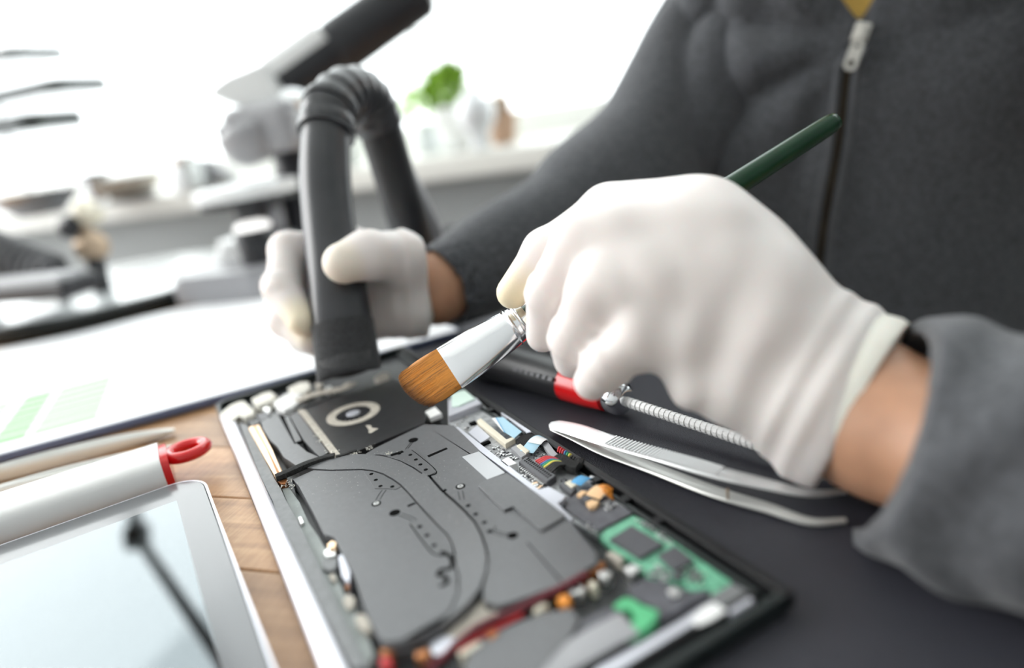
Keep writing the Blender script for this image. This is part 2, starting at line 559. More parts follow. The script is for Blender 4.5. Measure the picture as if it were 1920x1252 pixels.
staves(-0.075, 0.66, -0.30, 0.371, 0.40, 0.048)
for a, b in ((-1.48, -.24), (-1.48, .78), (-.16, .78), (.60, -.24), (.60, .31), (-.13, .31)):
    p = wp(a, b)
    box('leg', (p.x, p.y, -0.355), (.05, .05, .71), 'scope_grey', desk, .004)

# ---------------------------------------------------------------- black mat
LO = Vector((-0.19131, 0.41530, 0))               # far left corner of the laptop
LROT = math.atan2(0.44244522, 0.89679553)
bm = prism_bm([(30, 62), (238, 62), (238, -560), (30, -560)], 0.05, 1.3, 0.4, 0.001)
desk_mat = from_bm('desk_mat', bm, 'mat_black')
desk_mat.location = LO
desk_mat.rotation_euler = (0, 0, LROT)
tag(desk_mat, 'black leatherette desk mat under the laptop, screwdriver and open tweezers', 'mat')

# ================================================================ OPENED LAPTOP (local frame in millimetres, scaled at build time)
lap = thing('laptop', 'opened laptop base with bare boards, fan and grey cooling plates under the brush', 'laptop', LO, (0, 0, LROT))
MM = 0.001
def part(name, pts, z0, z1, material, bev=0.15, parent=None):
    return prism(name, pts, z0, z1, material, parent or lap, bev, MM)
def rrect(a0, b0, a1, b1, r, n=5):
    out = []
    for cx, cy, s in ((a1 - r, b1 - r, 0), (a0 + r, b1 - r, 90), (a0 + r, b0 + r, 180), (a1 - r, b0 + r, 270)):
        for k in range(n + 1):
            t = math.radians(s + 90 * k / n)
            out.append((cx + r * math.cos(t), cy + r * math.sin(t)))
    return out
def disc(c, r, n=14, ry=None):
    return [(c[0] + r * math.cos(2 * math.pi * k / n), c[1] + (ry or r) * math.sin(2 * math.pi * k / n)) for k in range(n)]
def strip(pts, w, z, material, name, th=0.3, parent=None, rnd=False):
    """flat or round cable along local mm points (a, b[, z])"""
    path = [Vector((p[0] * MM, p[1] * MM, (p[2] if len(p) > 2 else z) * MM)) for p in smooth_path(pts, 5)]
    if rnd: return tube(name, path, w * MM / 2, material, parent or lap, 8)
    return tube(name, path, [(th * MM / 2, w * MM / 2)] * len(path), material, parent or lap, 8, shape=0.4, angle=35)

# chassis: floor and four rims
part('chassis', rrect(-2, -338, 125, -7, 5), 1.4, 3.0, 'dark')
rim = [(-2, -338), (-2, -14)]
path = [Vector((1.6 * MM, -337 * MM, 5.3 * MM)), Vector((1.6 * MM, -175 * MM, 5.3 * MM)), Vector((1.6 * MM, -33 * MM, 5.3 * MM))]
tag(tube('side_rim', path, [(3.7 * MM, 3.6 * MM)] * 3, 'alu', lap, 20, shape=0.62), 'silver aluminium side rim')
part('rim', [(-2, -33), (-2, -12), (3, -7), (60, -7), (125, -7), (125, -9), (60, -9.2), (4, -9.2), (0, -13), (0, -33)], 3, 8.0, 'rim', 0.4)
part('rim', [(121.6, -338), (125, -338), (125, -9), (121.6, -9)], 3, 8.2, 'black', 0.6)
part('inner_rim', [(117.6, -331), (119.4, -331), (119.4, -14), (117.6, -14)], 3, 6.6, 'rim', 0.4)
part('rim', [(5, -338), (121.6, -338), (121.6, -334.5), (5, -334.5)], 3, 8.2, 'rim', 0.6)
part('inner_rim', [(8, -331), (117, -331), (117, -328.6), (8, -328.6)], 3, 7.2, 'black', 0.4)
for i in range(13):                                           # clip seats along the black rim
    b = -285 + i * 19
    part('clip', [(118, b), (121.6, b), (121.6, b + 4), (118, b + 4)], 3, 7.4, 'black', 0.3)

# left side: grey frame strip, cable channel
part('side_frame', [(6.1,-55.2),(9.6,-61.9),(9.6,-84.3),(9.8,-116.3),(9.9,-142.8),(10.4,-154.3),(10.2,-166.4),(10.6,-189.9)]+[(10.3,-220.5),(10,-246.3),(9.7,-277.1),(9.9,-285.3)]+[(5.6,-281.9),(5.1,-255.2),(3.8,-218.7),(3.9,-187.8)]+[(5.2,-163.6),(4.8,-136),(5.2,-103.4)], 3, 8.0, 'grey_strip', 0.4)
part('cable_channel', [(11,-150.5),(14.3,-151.6),(15.1,-169.3),(14.5,-189.4)]+[(15.3,-201.9),(15.4,-213.4),(14.8,-230.1),(13.9,-243.1),(14.7,-263.6),(13.7,-278.2),(10.2,-282.9),(9.9,-275.2),(10.1,-244.1),(10.4,-218),(9.7,-189.1)], 3, 6.0, 'grey_green', 0.3)
for q, m in (([(14.1,-216.2),(17.5,-213.2),(18.8,-217.3),(17.2,-221.8),(14.2,-220.2)], 'tin'), ([(12,-232.2),(13.9,-232),(13.7,-236.2),(12.2,-236.7)], 'beige_ring'),
             ([(12.3,-249.1),(14.8,-246.4),(16.2,-250.7),(14.5,-254.7),(12.3,-255.2)], 'beige_ring'), ([(11.6,-183.5),(13.1,-183.7),(12.9,-189.4),(11.1,-190.2)], 'tin'), ([(15.3,-241.8),(16.5,-242),(16,-244),(14.9,-243.9)], 'copper_dark')):
    part('small_component', q, 5.5, 7.2, m, 0.3)
part('rubber_pad', [(13.1,-261.9),(14.9,-260.8),(16.3,-263),(16.5,-267.5),(15.9,-270.5),(14.5,-270.7),(13.2,-267.6),(12.7,-264.4)], 5.5, 8.6, 'beige_ring', 0.6)
part('solder_clip', [(12,-221.9),(17.4,-224.6),(15.6,-230.5),(13.1,-231.2),(11.4,-227)], 3, 8.0, 'grey_strip', 0.5)
part('side_clip', [(17.8,-224.4),(19.8,-224.1),(18.8,-237.2),(16.8,-242.4),(15.6,-237.2)], 3, 8.2, 'lavender', 0.3)
part('flex_end', [(16.2,-214.1),(18.6,-212.5),(19.8,-215.2),(18.4,-218.5),(16.4,-217.2)], 5, 8.3, 'copper', 0.3)

# copper heat pipes with their dark end block and the felt strip
for q in ([(9.4,-70.9),(12.4,-70.3),(12.5,-107.9),(12.3,-143.2),(10.4,-145),(9.9,-115.2)], [(13,-70.9),(15.2,-71.5),(14.8,-111.5),(14.4,-142.6),(12.8,-143.5),(13.1,-109.2)]):
    part('heat_pipe', q, 3, 9.4, 'copper', 0.7)
part('heat_pipe_groove', [(12.5,-68.7),(13.1,-69.3),(13.2,-107.7),(12.9,-142.2),(12.4,-141.9),(12.6,-106.5)], 3, 8.7, 'copper_dark', 0)
part('heat_pipe_block', [(10.5,-143.5),(15.2,-143.8),(14.5,-149.2),(13.1,-152),(11.2,-150.2)], 3, 8.6, 'copper_dark', 0.3)
strip([(p[0], p[1], 9.9 + .5 * math.sin(i * .9)) for i, p in enumerate([(10.3,-146),(15.2,-146.3),(19.2,-145.9),(25.2,-144.2),(31.5,-143.6),(35.2,-143.8),(38.4,-144.9)])], 4.2, 10.2, 'foam', 'felt_strip', 2.8)
strip([(p[0], p[1], 9.6) for p in [(38.7,-146),(42.6,-147),(45.2,-146.7),(48.9,-147.4)]], 2.0, 9.8, 'foam', 'felt_strip', 1.2)

# ---- cooling plates: battery side plate, curved band, right plate; real gaps between them
GA = [(20.2,-140.5),(26.7,-150.1),(32.8,-157.4),(39.1,-162.9),(44.6,-167.3),(48.2,-172.1),(50.7,-178.7),(52.6,-186.7),(53.7,-194),(53.9,-203.1),(53.9,-212.6)] + [(53.9,-221.2),(54.1,-232.7),(54.5,-241.4),(54,-247),(52.2,-253.2),(50,-257.4)]
part('cooling_plate', [(16.1,-152.6)] + GA[1:] + [(47.7,-265.9),(44.3,-273.8),(39.3,-279.7),(33.3,-282.8),(27.6,-283.2),(22.3,-282.9),(17,-279.9),(16.2,-275.9),(16.5,-265),(19.1,-239.5),(19.4,-219.6),(19.9,-213.1),(17,-207.8),(17.4,-186.7),(17.5,-161.1),(16.8,-149.7)], 3, 9.2, 'plate', 0.35)
BAND_IN = [(17.7,-111),(17.8,-125.4),(21.1,-140.7),(26.9,-149.6),(33,-156.9),(39.4,-162.4),(44.8,-166.8),(48.7,-172),(51.4,-178.8),(53.3,-186.8),(54.3,-194.2),(54.5,-203.4),(54.5,-212.9)] + [(54.6,-221.5),(54.8,-233),(55.1,-241.7),(54.5,-247.9),(52.6,-254.2),(50.2,-259.4),(48.2,-266.9),(44.8,-274.8),(39.5,-281.2),(33.4,-284.4),(27.6,-284.6),(22.2,-284.2),(17.1,-281.3)]
BAND_OUT = [(19.1,-283.2),(25,-284.5),(31,-284.5),(38.9,-283.3),(45.4,-280.6),(51.3,-276.6),(56.3,-270.4),(59.9,-264.1),(62.3,-257.6),(64.4,-250.2),(65.9,-241.7),(66.1,-231.5),(65.8,-222.6),(65.3,-212.9),(65.5,-206.1),(65.9,-196.9),(65.7,-190.4)] + [(64.3,-193.4),(63.3,-183.6),(61.3,-174),(58.4,-166.2),(55.4,-160.5),(50.3,-153.2),(45.8,-148.8),(40.4,-147.5),(35.8,-146.3),(32.2,-141.3),(28.6,-129),(26.8,-116.4),(26.8,-102.3),(27.4,-77.6),(26.3,-68.9),(20.4,-65.6),(16.5,-69.1),(15.6,-79.8),(16.1,-99.3)]
part('cooling_band', BAND_IN + BAND_OUT, 3, 9.6, 'plate2', 0.35)
part('cooling_plate', [(32.2,-140.7),(36,-146.6),(40.8,-148.2),(46.2,-149.5),(50.4,-153.6),(56.1,-150.2),(85.2,-143.5),(96.3,-156.4),(94.3,-183.7),(92.2,-211),(92.5,-236.4)] + [(90.3,-213.5),(92.1,-220.8),(94.2,-241.8),(94,-261.4),(94.1,-265.7),(90.8,-286),(87.9,-290.5),(72.8,-291.9),(69.4,-291.2),(60.3,-289.7),(52.2,-288),(49.5,-282.8),(50.6,-279.7),(52.4,-276.5),(57.1,-270.1),(60.8,-263.9),(63.5,-256.9),(65.6,-249.5),(67.2,-240.6),(67.5,-230.1),(67.3,-221),(66.8,-211.2),(67,-204.4),(67.4,-195.1),(67.2,-188.4)] + [(65.7,-191.8),(64.7,-181.9),(62.7,-172.2),(59.6,-164.2),(56.6,-158.8),(56.1,-157.9)][:0] + [(65.7,-191.8),(64.7,-181.9),(62.7,-172.2),(59.6,-164.2),(56.4,-158.2)], 3, 9.0, 'plate', 0.35)

# slits drawn as flat black patches, their shade put into the colour
def recess_shade(cr_pts, name='slot', z=None, h=0.06):
    part(name, cr_pts, z, z + h, 'hole', 0)
recess_shade([(73.2,-176.9),(83.4,-176.2),(83.4,-178),(73.3,-179)], z=9.0)
recess_shade([(50.3,-211.4),(53.3,-211.4),(54,-212.7),(50.2,-213)], z=9.2)
recess_shade([(65.2,-211.3),(67.8,-210.3),(68,-211.9),(65.4,-212.9)], z=9.0)
recess_shade([(78.6,-240.7),(81.8,-241.7),(81.7,-243.2),(78.4,-243.2)], z=9.0)
recess_shade([(60.2,-163.4),(65.9,-163.9),(66,-165.8),(60,-165.2)], z=9.0, h=.5)
# strips of plate between the copper pipe and the fan bracket
part('plate_groove', [(26.4,-70.8),(30.7,-70.7),(29.6,-89),(29.9,-116),(25.5,-114.6)], 9.0, 9.65, 'hole', 0)
part('raised_tab', [(28.6,-74.1),(30.9,-73.4),(29.4,-113.8),(26.2,-113.8)], 9.0, 10.0, 'bracket', 0.2)
part('side_plate', [(31.6,-72.4),(36.6,-71.5),(37.3,-137.2),(32.6,-139.4),(31.8,-132.8),(30.4,-113.2)], 3, 9.3, 'plate', 0.25)

def holes(pts, r, z):
    for p in pts:  # flat black discs, the shade of the holes put in as colour
        o = prism('rivet_hole_shade', disc(p, r, 10), z, z + 0.07, 'hole', lap, 0, MM)
def bracket(outline, z):
    return part('bracket', outline, z, z + 0.25, 'bracket', 0.1)
def screw(c, r, z, head=True):
    prism('screw_well_shade', disc(c, r * 1.35, 16), z, z + 0.08, 'hole', lap, 0, MM)  # black disc painted as the shade of the well
    if not head: return
    s = prism('screw', disc(c, r * 0.8, 16), z, z + 0.35, 'tin', lap, 0.12, MM)
    for a in (0.5, 2.07):
        d = Vector((math.cos(a), math.sin(a)))
        n = Vector((-d.y, d.x)) * r * 0.1
        e = d * r * 0.5
        q = [(c[0] + e.x + n.x, c[1] + e.y + n.y), (c[0] - e.x + n.x, c[1] - e.y + n.y), (c[0] - e.x - n.x, c[1] - e.y - n.y), (c[0] + e.x - n.x, c[1] + e.y - n.y)]
        prism('cross_slot', q, z + 0.33, z + 0.37, 'hole', s, 0, MM)
def arm(pts, z, w=0.5):
    """two dark cut lines on both sides of a spring arm"""
    for off in (-1, 1):
        q = []
        for i, p in enumerate(pts):
            a, b = pts[max(i - 1, 0)], pts[min(i + 1, len(pts) - 1)]
            d = Vector((b[0] - a[0], b[1] - a[1])).normalized()
            q.append((p[0] - d.y * w * off, p[1] + d.x * w * off, z))
        strip(q, 0.22, z, 'hole', 'cut_line', 0.14)
# bracket by the fan
bracket([(58.3,-163.7),(68.9,-163.4),(72,-167.6),(70.6,-194.6),(65.9,-195.1),(64.3,-183),(61.8,-172.3)], 9.0)
holes([(60.7,-164.5),(63.8,-165.6),(67.4,-170.7),(67.7,-177),(67.5,-183.1),(67.6,-189.3)], 0.95, 9.26)
strip([(p[0], p[1], 9.1) for p in [(69.7,-166.6),(70.4,-175.8),(70.7,-194.4),(65.5,-194.9)]], 0.35, 9.1, 'hole', 'cut_line', 0.5)
screw([(74.3,-156.6)][0], 1.8, 9.0, False)
arm([(73.1,-158.2),(69.6,-161.8),(67.4,-164.2)], 9.05)
# bracket on the battery side plate
bracket([(44.9,-168.9),(48.5,-173.6),(51,-180.3),(52.5,-188.4),(53.7,-195.6),(50.9,-196),(48.3,-192.7),(44.1,-188.8)], 9.2)
holes([(46.9,-175.2),(46.8,-181.9),(46.7,-188.7),(50.6,-192.9)], 0.95, 9.46)
screw([(40.7,-200.9)][0], 1.5, 9.2, True)
arm([(42.2,-198.4),(44.9,-194.9),(46.9,-192.8)], 9.25, 0.9)
# long bracket along the band's inner side
bracket([(46.5,-224.8),(49.2,-224.3),(50.4,-228.3),(51.1,-247.5),(49.6,-252.5),(46.8,-251.4),(46.2,-248.3)], 9.2)
strip([(p[0], p[1], 9.3) for p in [(46.3,-225.4),(45.9,-237.7),(46.1,-248.5),(48.3,-252.6)]], 0.4, 9.3, 'hole', 'cut_line', 0.4)
holes([(48.6,-229.8),(48.6,-237.1),(48.2,-244.8),(49,-250.9)], 1.0, 9.46)
screw([(44.4,-213.1)][0], 1.7, 9.2, False)
arm([(45.7,-215.8),(47.8,-220.7),(48.7,-224.6)], 9.25, 0.8)
strip([(p[0], p[1], 9.3) for p in [(49.5,-251.2),(50.2,-255.5),(47.9,-260.7),(45,-259.4),(42.8,-260.9),(44.2,-263.3),(43.7,-266.7),(41,-267.1)]], 1.5, 9.3, 'hole', 'spring_hook', 0.4)
# bracket with the silver screw on the right plate
bracket([(68.5,-223.1),(71.6,-224.3),(71.7,-249),(69.2,-251),(67.1,-250.4)], 9.0)
holes([(69.5,-229.2),(69.1,-236.8),(69.2,-244.1),(68.2,-250.5)], 1.0, 9.26)
screw([(73.5,-213.2)][0], 1.55, 9.0, True)
arm([(71.9,-216.5),(70.6,-220.4),(69.4,-223.9)], 9.05, 0.9)
arm([(69.1,-250.6),(70.4,-254),(72.3,-257)], 9.05, 0.8)
prism('screw_well_shade', disc([(73.5,-258.3)][0], 2.0, 16), 9.0, 9.08, 'hole', lap, 0, MM)
# raised cover, tape, metal edge
part('cover_plate', [(78.9,-219.4),(81.5,-218),(92.8,-218.7),(94,-240),(94.4,-261.2),(93.1,-262.3),(83,-263.7),(82.4,-262.4),(82.5,-243.1),(81.4,-242.8),(78.4,-242.9)], 9.0, 10.0, 'plate2', 0.25)
tag(part('tape', [(85.1,-190.2),(93.1,-191.2),(93,-216.8),(84.6,-216.4)], 9.0, 9.12, 'tape', 0), 'light grey silky tape')
tag(part('shield_edge', [(94.7,-158.8),(97.3,-159),(97.2,-185.5),(97.2,-220.5),(96.9,-238),(101.3,-238.7),(102.6,-249),(100.2,-250.8),(97,-251),(96,-263.5),(94.7,-264.4),(94.6,-259.4),(94.7,-238.5),(94.5,-215.1),(93.9,-192.2)], 3, 8.8, 'lavender', 0.2), 'silvery shield edge')
part('plate_seam', [(75.3,-265.3),(75.7,-265.4),(73.8,-291.2),(73.2,-291.3)], 9.0, 9.06, 'hole', 0)

# ---- fan
fan = part('fan', [(39.5,-68.6),(56.5,-67.3),(72.3,-69.1),(94.4,-66.3),(96.7,-74.7),(90.5,-133.9),(85.9,-142.3),(61.1,-145.6),(41.2,-146.9),(39.3,-144.9),(39.1,-113.2)], 3, 9.0, 'fan_black', 0.3)
tag(fan, 'black fan cover')
FC = [(60.8,-100.1)][0]
def ring(name, c, r0, r1, z0, z1, material, parent, n=36):
    bm = bmesh.new()
    vs = []
    for k in range(n):
        t = 2 * math.pi * k / n
        vs.append([bm.verts.new(((c[0] + r * math.cos(t)) * MM, (c[1] + r * math.sin(t)) * MM, z * MM)) for r, z in ((r0, z0), (r1, z0), (r1, z1), (r0, z1))])
    for k in range(n):
        a, b = vs[k], vs[(k + 1) % n]
        for i in range(4):
            bm.faces.new((a[i], a[(i + 1) % 4], b[(i + 1) % 4], b[i]))
    return from_bm(name, bm, material, parent)
ring('intake_ring', FC, 9.6, 14.6, 9.0, 9.25, 'beige_ring', fan)
prism('intake', disc(FC, 9.8, 30), 9.0, 9.1, 'hole', fan, 0, MM)
for k in range(19):
    t = 2 * math.pi * k / 19
    q = []
    for r, dt in ((3.5, 0), (9.2, .55), (9.2, .62), (3.5, .12)):
        q.append((FC[0] + r * math.cos(t + dt), FC[1] + r * math.sin(t + dt)))
    prism('fan_blade', q, 9.1, 9.3, 'chip', fan, 0, MM)
prism('fan_hub', disc(FC, 3.8, 24), 9.1, 9.6, 'lavender', fan, 0.4, MM)
part('fan_mark', [(61.4,-120.5),(63.6,-122.8),(63,-126.4),(65.4,-129.8),(60.5,-132.3),(59.7,-130.6),(60.9,-127.7)], 9.0, 9.05, 'beige_ring', 0, fan)
part('fan_bracket', [(37.1,-69),(40.8,-71.9),(41.3,-146.1),(37.9,-147.1),(37.7,-133.7)], 3, 9.6, 'beige_ring', 0.3)
bm = bmesh.new()
for k in range(60):
    p = random.choice([(38.6,-93.8),(38.2,-102.5),(37.7,-113.9),(37.4,-121.8),(38,-130.2),(38.1,-137.9)])
    bmesh.ops.create_icosphere(bm, subdivisions=1, radius=random.uniform(.15, .5) * MM, matrix=Matrix.Translation(((p[0] + random.gauss(0, 1)) * MM, (p[1] + random.gauss(0, 1)) * MM, 9.6 * MM)))
for cpt in [(15.1,-153.5),(13.7,-156.2),(39.9,-139.5),(46.4,-148.2),(48.3,-149),(54,-149.9),(15.3,-159.6),(10.8,-155.5)]+[(46.8,-149.3),(59.1,-161.5),(60.6,-162),(54,-149.1),(55.6,-148.3)]:
    for k in range(14):
        bmesh.ops.create_icosphere(bm, subdivisions=1, radius=random.uniform(.08, .28) * MM, matrix=Matrix.Translation(((cpt[0] + random.gauss(0, .9)) * MM, (cpt[1] + random.gauss(0, .9)) * MM, 9.5 * MM)))
tag(from_bm('lint', bm, 'offwhite', lap), kind='stuff')
bm = bmesh.new()                                                    # loose dust specks on the plates
for k in range(200):
    cx, cy = random.choice([(47.7,-161.2),(55,-164),(62.6,-197.5),(37.7,-168.1),(56.7,-182.2),(27.6,-177.4),(67.1,-196.1),(61.9,-225.8)])
    p = (cx + random.gauss(0, 9), cy + random.gauss(0, 7))
    if not (10 < p[0] < 100): continue
    bmesh.ops.create_cube(bm, size=random.uniform(.06, .14) * MM, matrix=Matrix.Translation((p[0] * MM, p[1] * MM, 9.68 * MM)))
tag(from_bm('dust', bm, 'offwhite', lap), kind='stuff')

# ---- far edge: foam blocks, connectors, flat ribbon
def lump(name, pts, z0, z1, material, seed=0):
    o = part(name, pts, z0, z1, material, 0.9)
    return o
lump('foam_block', [(-1.3,-34),(2.3,-31.6),(5.7,-24.5),(10.3,-22.9),(13.9,-24.5),(14.1,-35.8),(16.9,-45.2),(15,-53.4),(10.1,-54.2),(7,-46.9),(3.7,-53.4),(-1.2,-50.2)], 4, 9.5, 'offwhite')
lump('foam_block', [(18.3,-24.8),(25.4,-21),(30.5,-21.9),(32.2,-33.3),(27.8,-39.8),(19.4,-41.5),(17.9,-35.5)], 4, 9.5, 'offwhite')
lump('connector_block', [(40.3,-25.7),(47.9,-21.9),(53.7,-26.1),(52,-39),(46.7,-44.8),(40,-39.7)], 4, 9.5, 'offwhite')
lump('connector_block', [(28.2,-44.6),(36.9,-36.2),(43.6,-41.3),(44.6,-53.9),(35.7,-63.3),(30.6,-64),(27.7,-56.9)], 4, 10, 'white')
strip([(p[0], p[1], 10.2) for p in [(39.4,-55.7),(50,-54),(58.4,-56.6),(67.4,-59.8),(73.5,-54.8)]], 8, 10, 'beige_ring', 'flat_cable', 0.5)
strip([(p[0], p[1], 9.5) for p in [(38,-67.4),(47.3,-67.1),(57.4,-65.1),(63.7,-65.5)]], 3, 9.5, 'fan_black', 'flat_cable', 0.8)
for q, m in (([(55.7,-31.6),(59.8,-28.8),(59.9,-36.5),(55.9,-41.7)], 'beige_ring'), ([(59.5,-43.4),(63.1,-42.6),(62.6,-49.3),(59.1,-52.5)], 'tin'), ([(87.9,-53.7),(94.6,-48.5),(98.1,-52.7),(94.8,-64.2),(89.4,-67.8),(86.5,-62.1)], 'beige_ring'),
             ([(21,-46),(23.7,-44.6),(25.1,-50.4),(22.3,-55.7)], 'tin'), ([(81.3,-65.7),(85.9,-66.2),(84.6,-74.1),(80.5,-74.2)], 'tin'), ([(15.9,-53.5),(22.2,-52.1),(23.1,-61),(17.6,-65)], 'chip'), ([(85.7,-78.4),(89.7,-78.3),(87.8,-87.5),(84.4,-85.9)], 'pcb_green')):
    part('small_component', q, 4, 8.5, m, 0.4)
part('hinge_bar', [(10.5,-53.9),(27.6,-53.8),(37.1,-55.8),(36.2,-63.1),(27.4,-60.8),(12.1,-63.1)], 3, 7, 'grey_strip', 0.4)

# ---- main board along the right side
part('circuit_board', [(111,-114.5),(122.7,-114.2),(121.6,-135.8),(120.2,-163.4),(121,-187.3),(118.7,-203.5),(119.8,-221.4),(118.8,-235.8),(118.5,-251.4),(117.2,-272),(99.6,-273.1),(96.2,-257.5),(96.4,-237.5),(95.7,-211.9),(96.5,-185.8),(97.6,-153.1),(97.5,-145)], 3, 5.5, 'pcb', 0.2)
part('small_board', [(99.1,-247.2),(109.7,-246.7),(116.1,-246.8),(115.5,-256.2),(116.8,-272.4),(99.6,-273)], 5.5, 6.4, 'pcb_black', 0.2)
blk = part('card_module', [(107.2,-124.7),(111.3,-129.3),(120,-133.9),(118.8,-143),(104.3,-144.5),(98.6,-144.2)], 5.5, 9.0, 'lavender', 0.3)
part('card_shield', [(111,-120.6),(116.2,-119.6),(119.4,-120.6),(118.5,-136.2),(107.7,-138.1),(104.6,-136)], 9.0, 9.8, 'mint', 0.3)
part('small_component', [(92.4,-127),(99.1,-125.2),(98.3,-136.2),(91.1,-137.1)], 5.5, 8.2, 'white', 0.4)
part('board_socket', [(108,-158.3),(110.9,-157.2),(108.8,-188.5),(112.8,-187.8),(112.7,-190.1),(106.4,-191.9)], 5.5, 8.0, 'cream', 0.3)
part('shield_patch', [(100.2,-163.8),(107.4,-159.4),(106.2,-176.3),(99.6,-178.8)], 5.5, 6.2, 'lavender', 0.2)
part('slot', [(98.6,-179.9),(103.8,-179.3),(103.7,-181.6),(99.3,-182.2)], 5.6, 6.5, 'hole', 0)
part('slot', [(105,-154.8),(108.6,-154.4),(108.1,-158),(104.9,-158)], 5.6, 6.5, 'hole', 0)
part('ribbon_cable', [(114.4,-162.7),(119.1,-166.3),(117.9,-187.4),(112.1,-190.6),(111.8,-179.8)], 8.2, 8.6, 'pale_blue', 0.1)
part('ribbon_stiffener', [(114.1,-163.3),(115.8,-164.3),(111.4,-181.5),(111.3,-180.4)], 8.6, 8.8, 'white', 0.0)
part('ribbon_stiffener', [(115.8,-164.3),(116.2,-164.8),(111.4,-182.8),(111.4,-181.5)], 8.6, 8.8, 'blue', 0.0)
part('antenna_strip', [(121.5,-159.3),(123.6,-160.1),(122,-189.9),(119.5,-189.3)], 4, 8.0, 'lavender', 0.3)
part('foam_pad', [(112.7,-190.2),(118.6,-187.7),(122.1,-191.3),(122.4,-195.2),(118.1,-195.7),(111.7,-199.7),(111.7,-194)], 4, 7.4, 'foam', 0.5)
strip([(p[0], p[1], z) for p, z in zip([(110.1,-205.1),(114.5,-202.8),(118.4,-201),(122,-200),(123.7,-200.5)], (7.6, 8.4, 9.2, 8.6, 6.0))], 7.2, 9, 'pale_blue', 'ribbon_cable', 0.35)
strip([(p[0], p[1], z) for p, z in zip([(115.6,-203),(118.2,-201.8),(121.5,-200.8),(123,-201.5)], (9.1, 9.5, 8.9, 6.6))], 7.3, 9, 'white', 'ribbon_stiffener', 0.3)
part('ribbon_lock', [(109.4,-197.3),(111.6,-196.9),(111.2,-206.1),(108.9,-206.8)], 7.6, 8.3, 'cream', 0.2)
part('ribbon_socket', [(107,-196),(110.8,-195.5),(110.9,-206.2),(105.9,-207.7)], 5.5, 7.6, 'scope_grey', 0.2)
strip([(p[0], p[1], 7) for p in [(120.6,-203.7),(119,-209.9),(117.8,-215.3),(117.6,-219.2)]], 3.4, 7, 'scope_grey', 'coax_cable', 2.2)
part('white_block', [(96.5,-205.4),(101,-204.8),(101,-212.8),(96.4,-212.3)], 5.5, 8.8, 'white', 0.2)
# wide wire connector
con = part('wire_connector', [(102.5,-211.6),(107.4,-210.3),(108.1,-233),(102.5,-235)], 5.5, 8.6, 'chip', 0.25)
c0, c1_, c2_, c3_ = [Vector(p) for p in [(102.5,-211.6),(107.4,-210.3),(108.1,-233),(102.5,-235)]]
ax = (c3_ - c0); perp = (c1_ - c0)
def quad(o, du, dv, a, b):
    return [tuple(o), tuple(o + du * a), tuple(o + du * a + dv * b), tuple(o + dv * b)]
for k in range(14):
    o = c0 + ax * (0.07 + k * 0.0625)
    au, pv = ax.normalized(), perp.normalized()
    prism('pin', quad(o - pv * 1.5, au, pv, 0.75, 1.9), 5.6, 7.3, 'tin', con, 0.15, MM)
    prism('pin_slot', quad(o + perp * 0.40, au, pv, 0.8, 0.8), 8.6, 8.66, 'hole', con, 0, MM)
    prism('pin_slot', quad(o + perp * 0.66, au, pv, 0.8, 1.5), 8.6, 8.66, 'hole', con, 0, MM)
# wires: connector to the black sleeve, then up and over to the rim
wcols = ['wire_red', 'wire_red', 'wire_red', 'wire_blue', 'wire_green', 'wire_yellow', 'wire_black', 'wire_black', 'wire_black', 'wire_black']
A0, A1 = [Vector(p) for p in [(108.6,-216),(108.4,-228.9)]]
B0, B1 = [Vector(p) for p in [(115.5,-223.4),(115.3,-232.6)]]
D0, D1 = [Vector(p) for p in [(122.4,-214.6),(121.8,-230.3)]]
E0, E1_ = [Vector(p) for p in [(120.8,-214.9),(120.6,-230.7)]]
for k, wm in enumerate(wcols):
    t = k / 9
    a = A0.lerp(A1, t); b = B0.lerp(B1, t * .8)
    m = a.lerp(b, 0.5)
    strip([(a.x, a.y, 8.0), (m.x, m.y, 10.2), (b.x, b.y, 9.4)], 1.25, 9, wm, 'wire', rnd=True)
    d = D0.lerp(D1, t); e = E0.lerp(E1_, t); h = d.lerp(e, 0.5)
    strip([(d.x + 1.0, d.y + .5, 6.2), (d.x, d.y, 8.6), (h.x, h.y, 9.0), (e.x, e.y, 7.4)], 1.3, 9, wm, 'wire', rnd=True)
strip([(p[0], p[1], 8.6) for p in [(116.2,-221.2),(116.9,-225.5),(116.9,-232),(118.2,-234.6)]], 5.5, 9, 'foam', 'wire_sleeve', 3.4)
strip([(p[0], p[1], 8.0) for p in [(117.2,-231.5),(120.2,-231.5),(122.8,-229)]], 4.5, 9, 'foam', 'wire_sleeve', 3.0)
screw([(99.8,-230.5)][0], 1.2, 6.2, True)
ring('solder_ring', [(99.8,-230.5)][0], 1.7, 2.6, 5.5, 6.3, 'copper', lap, 20)
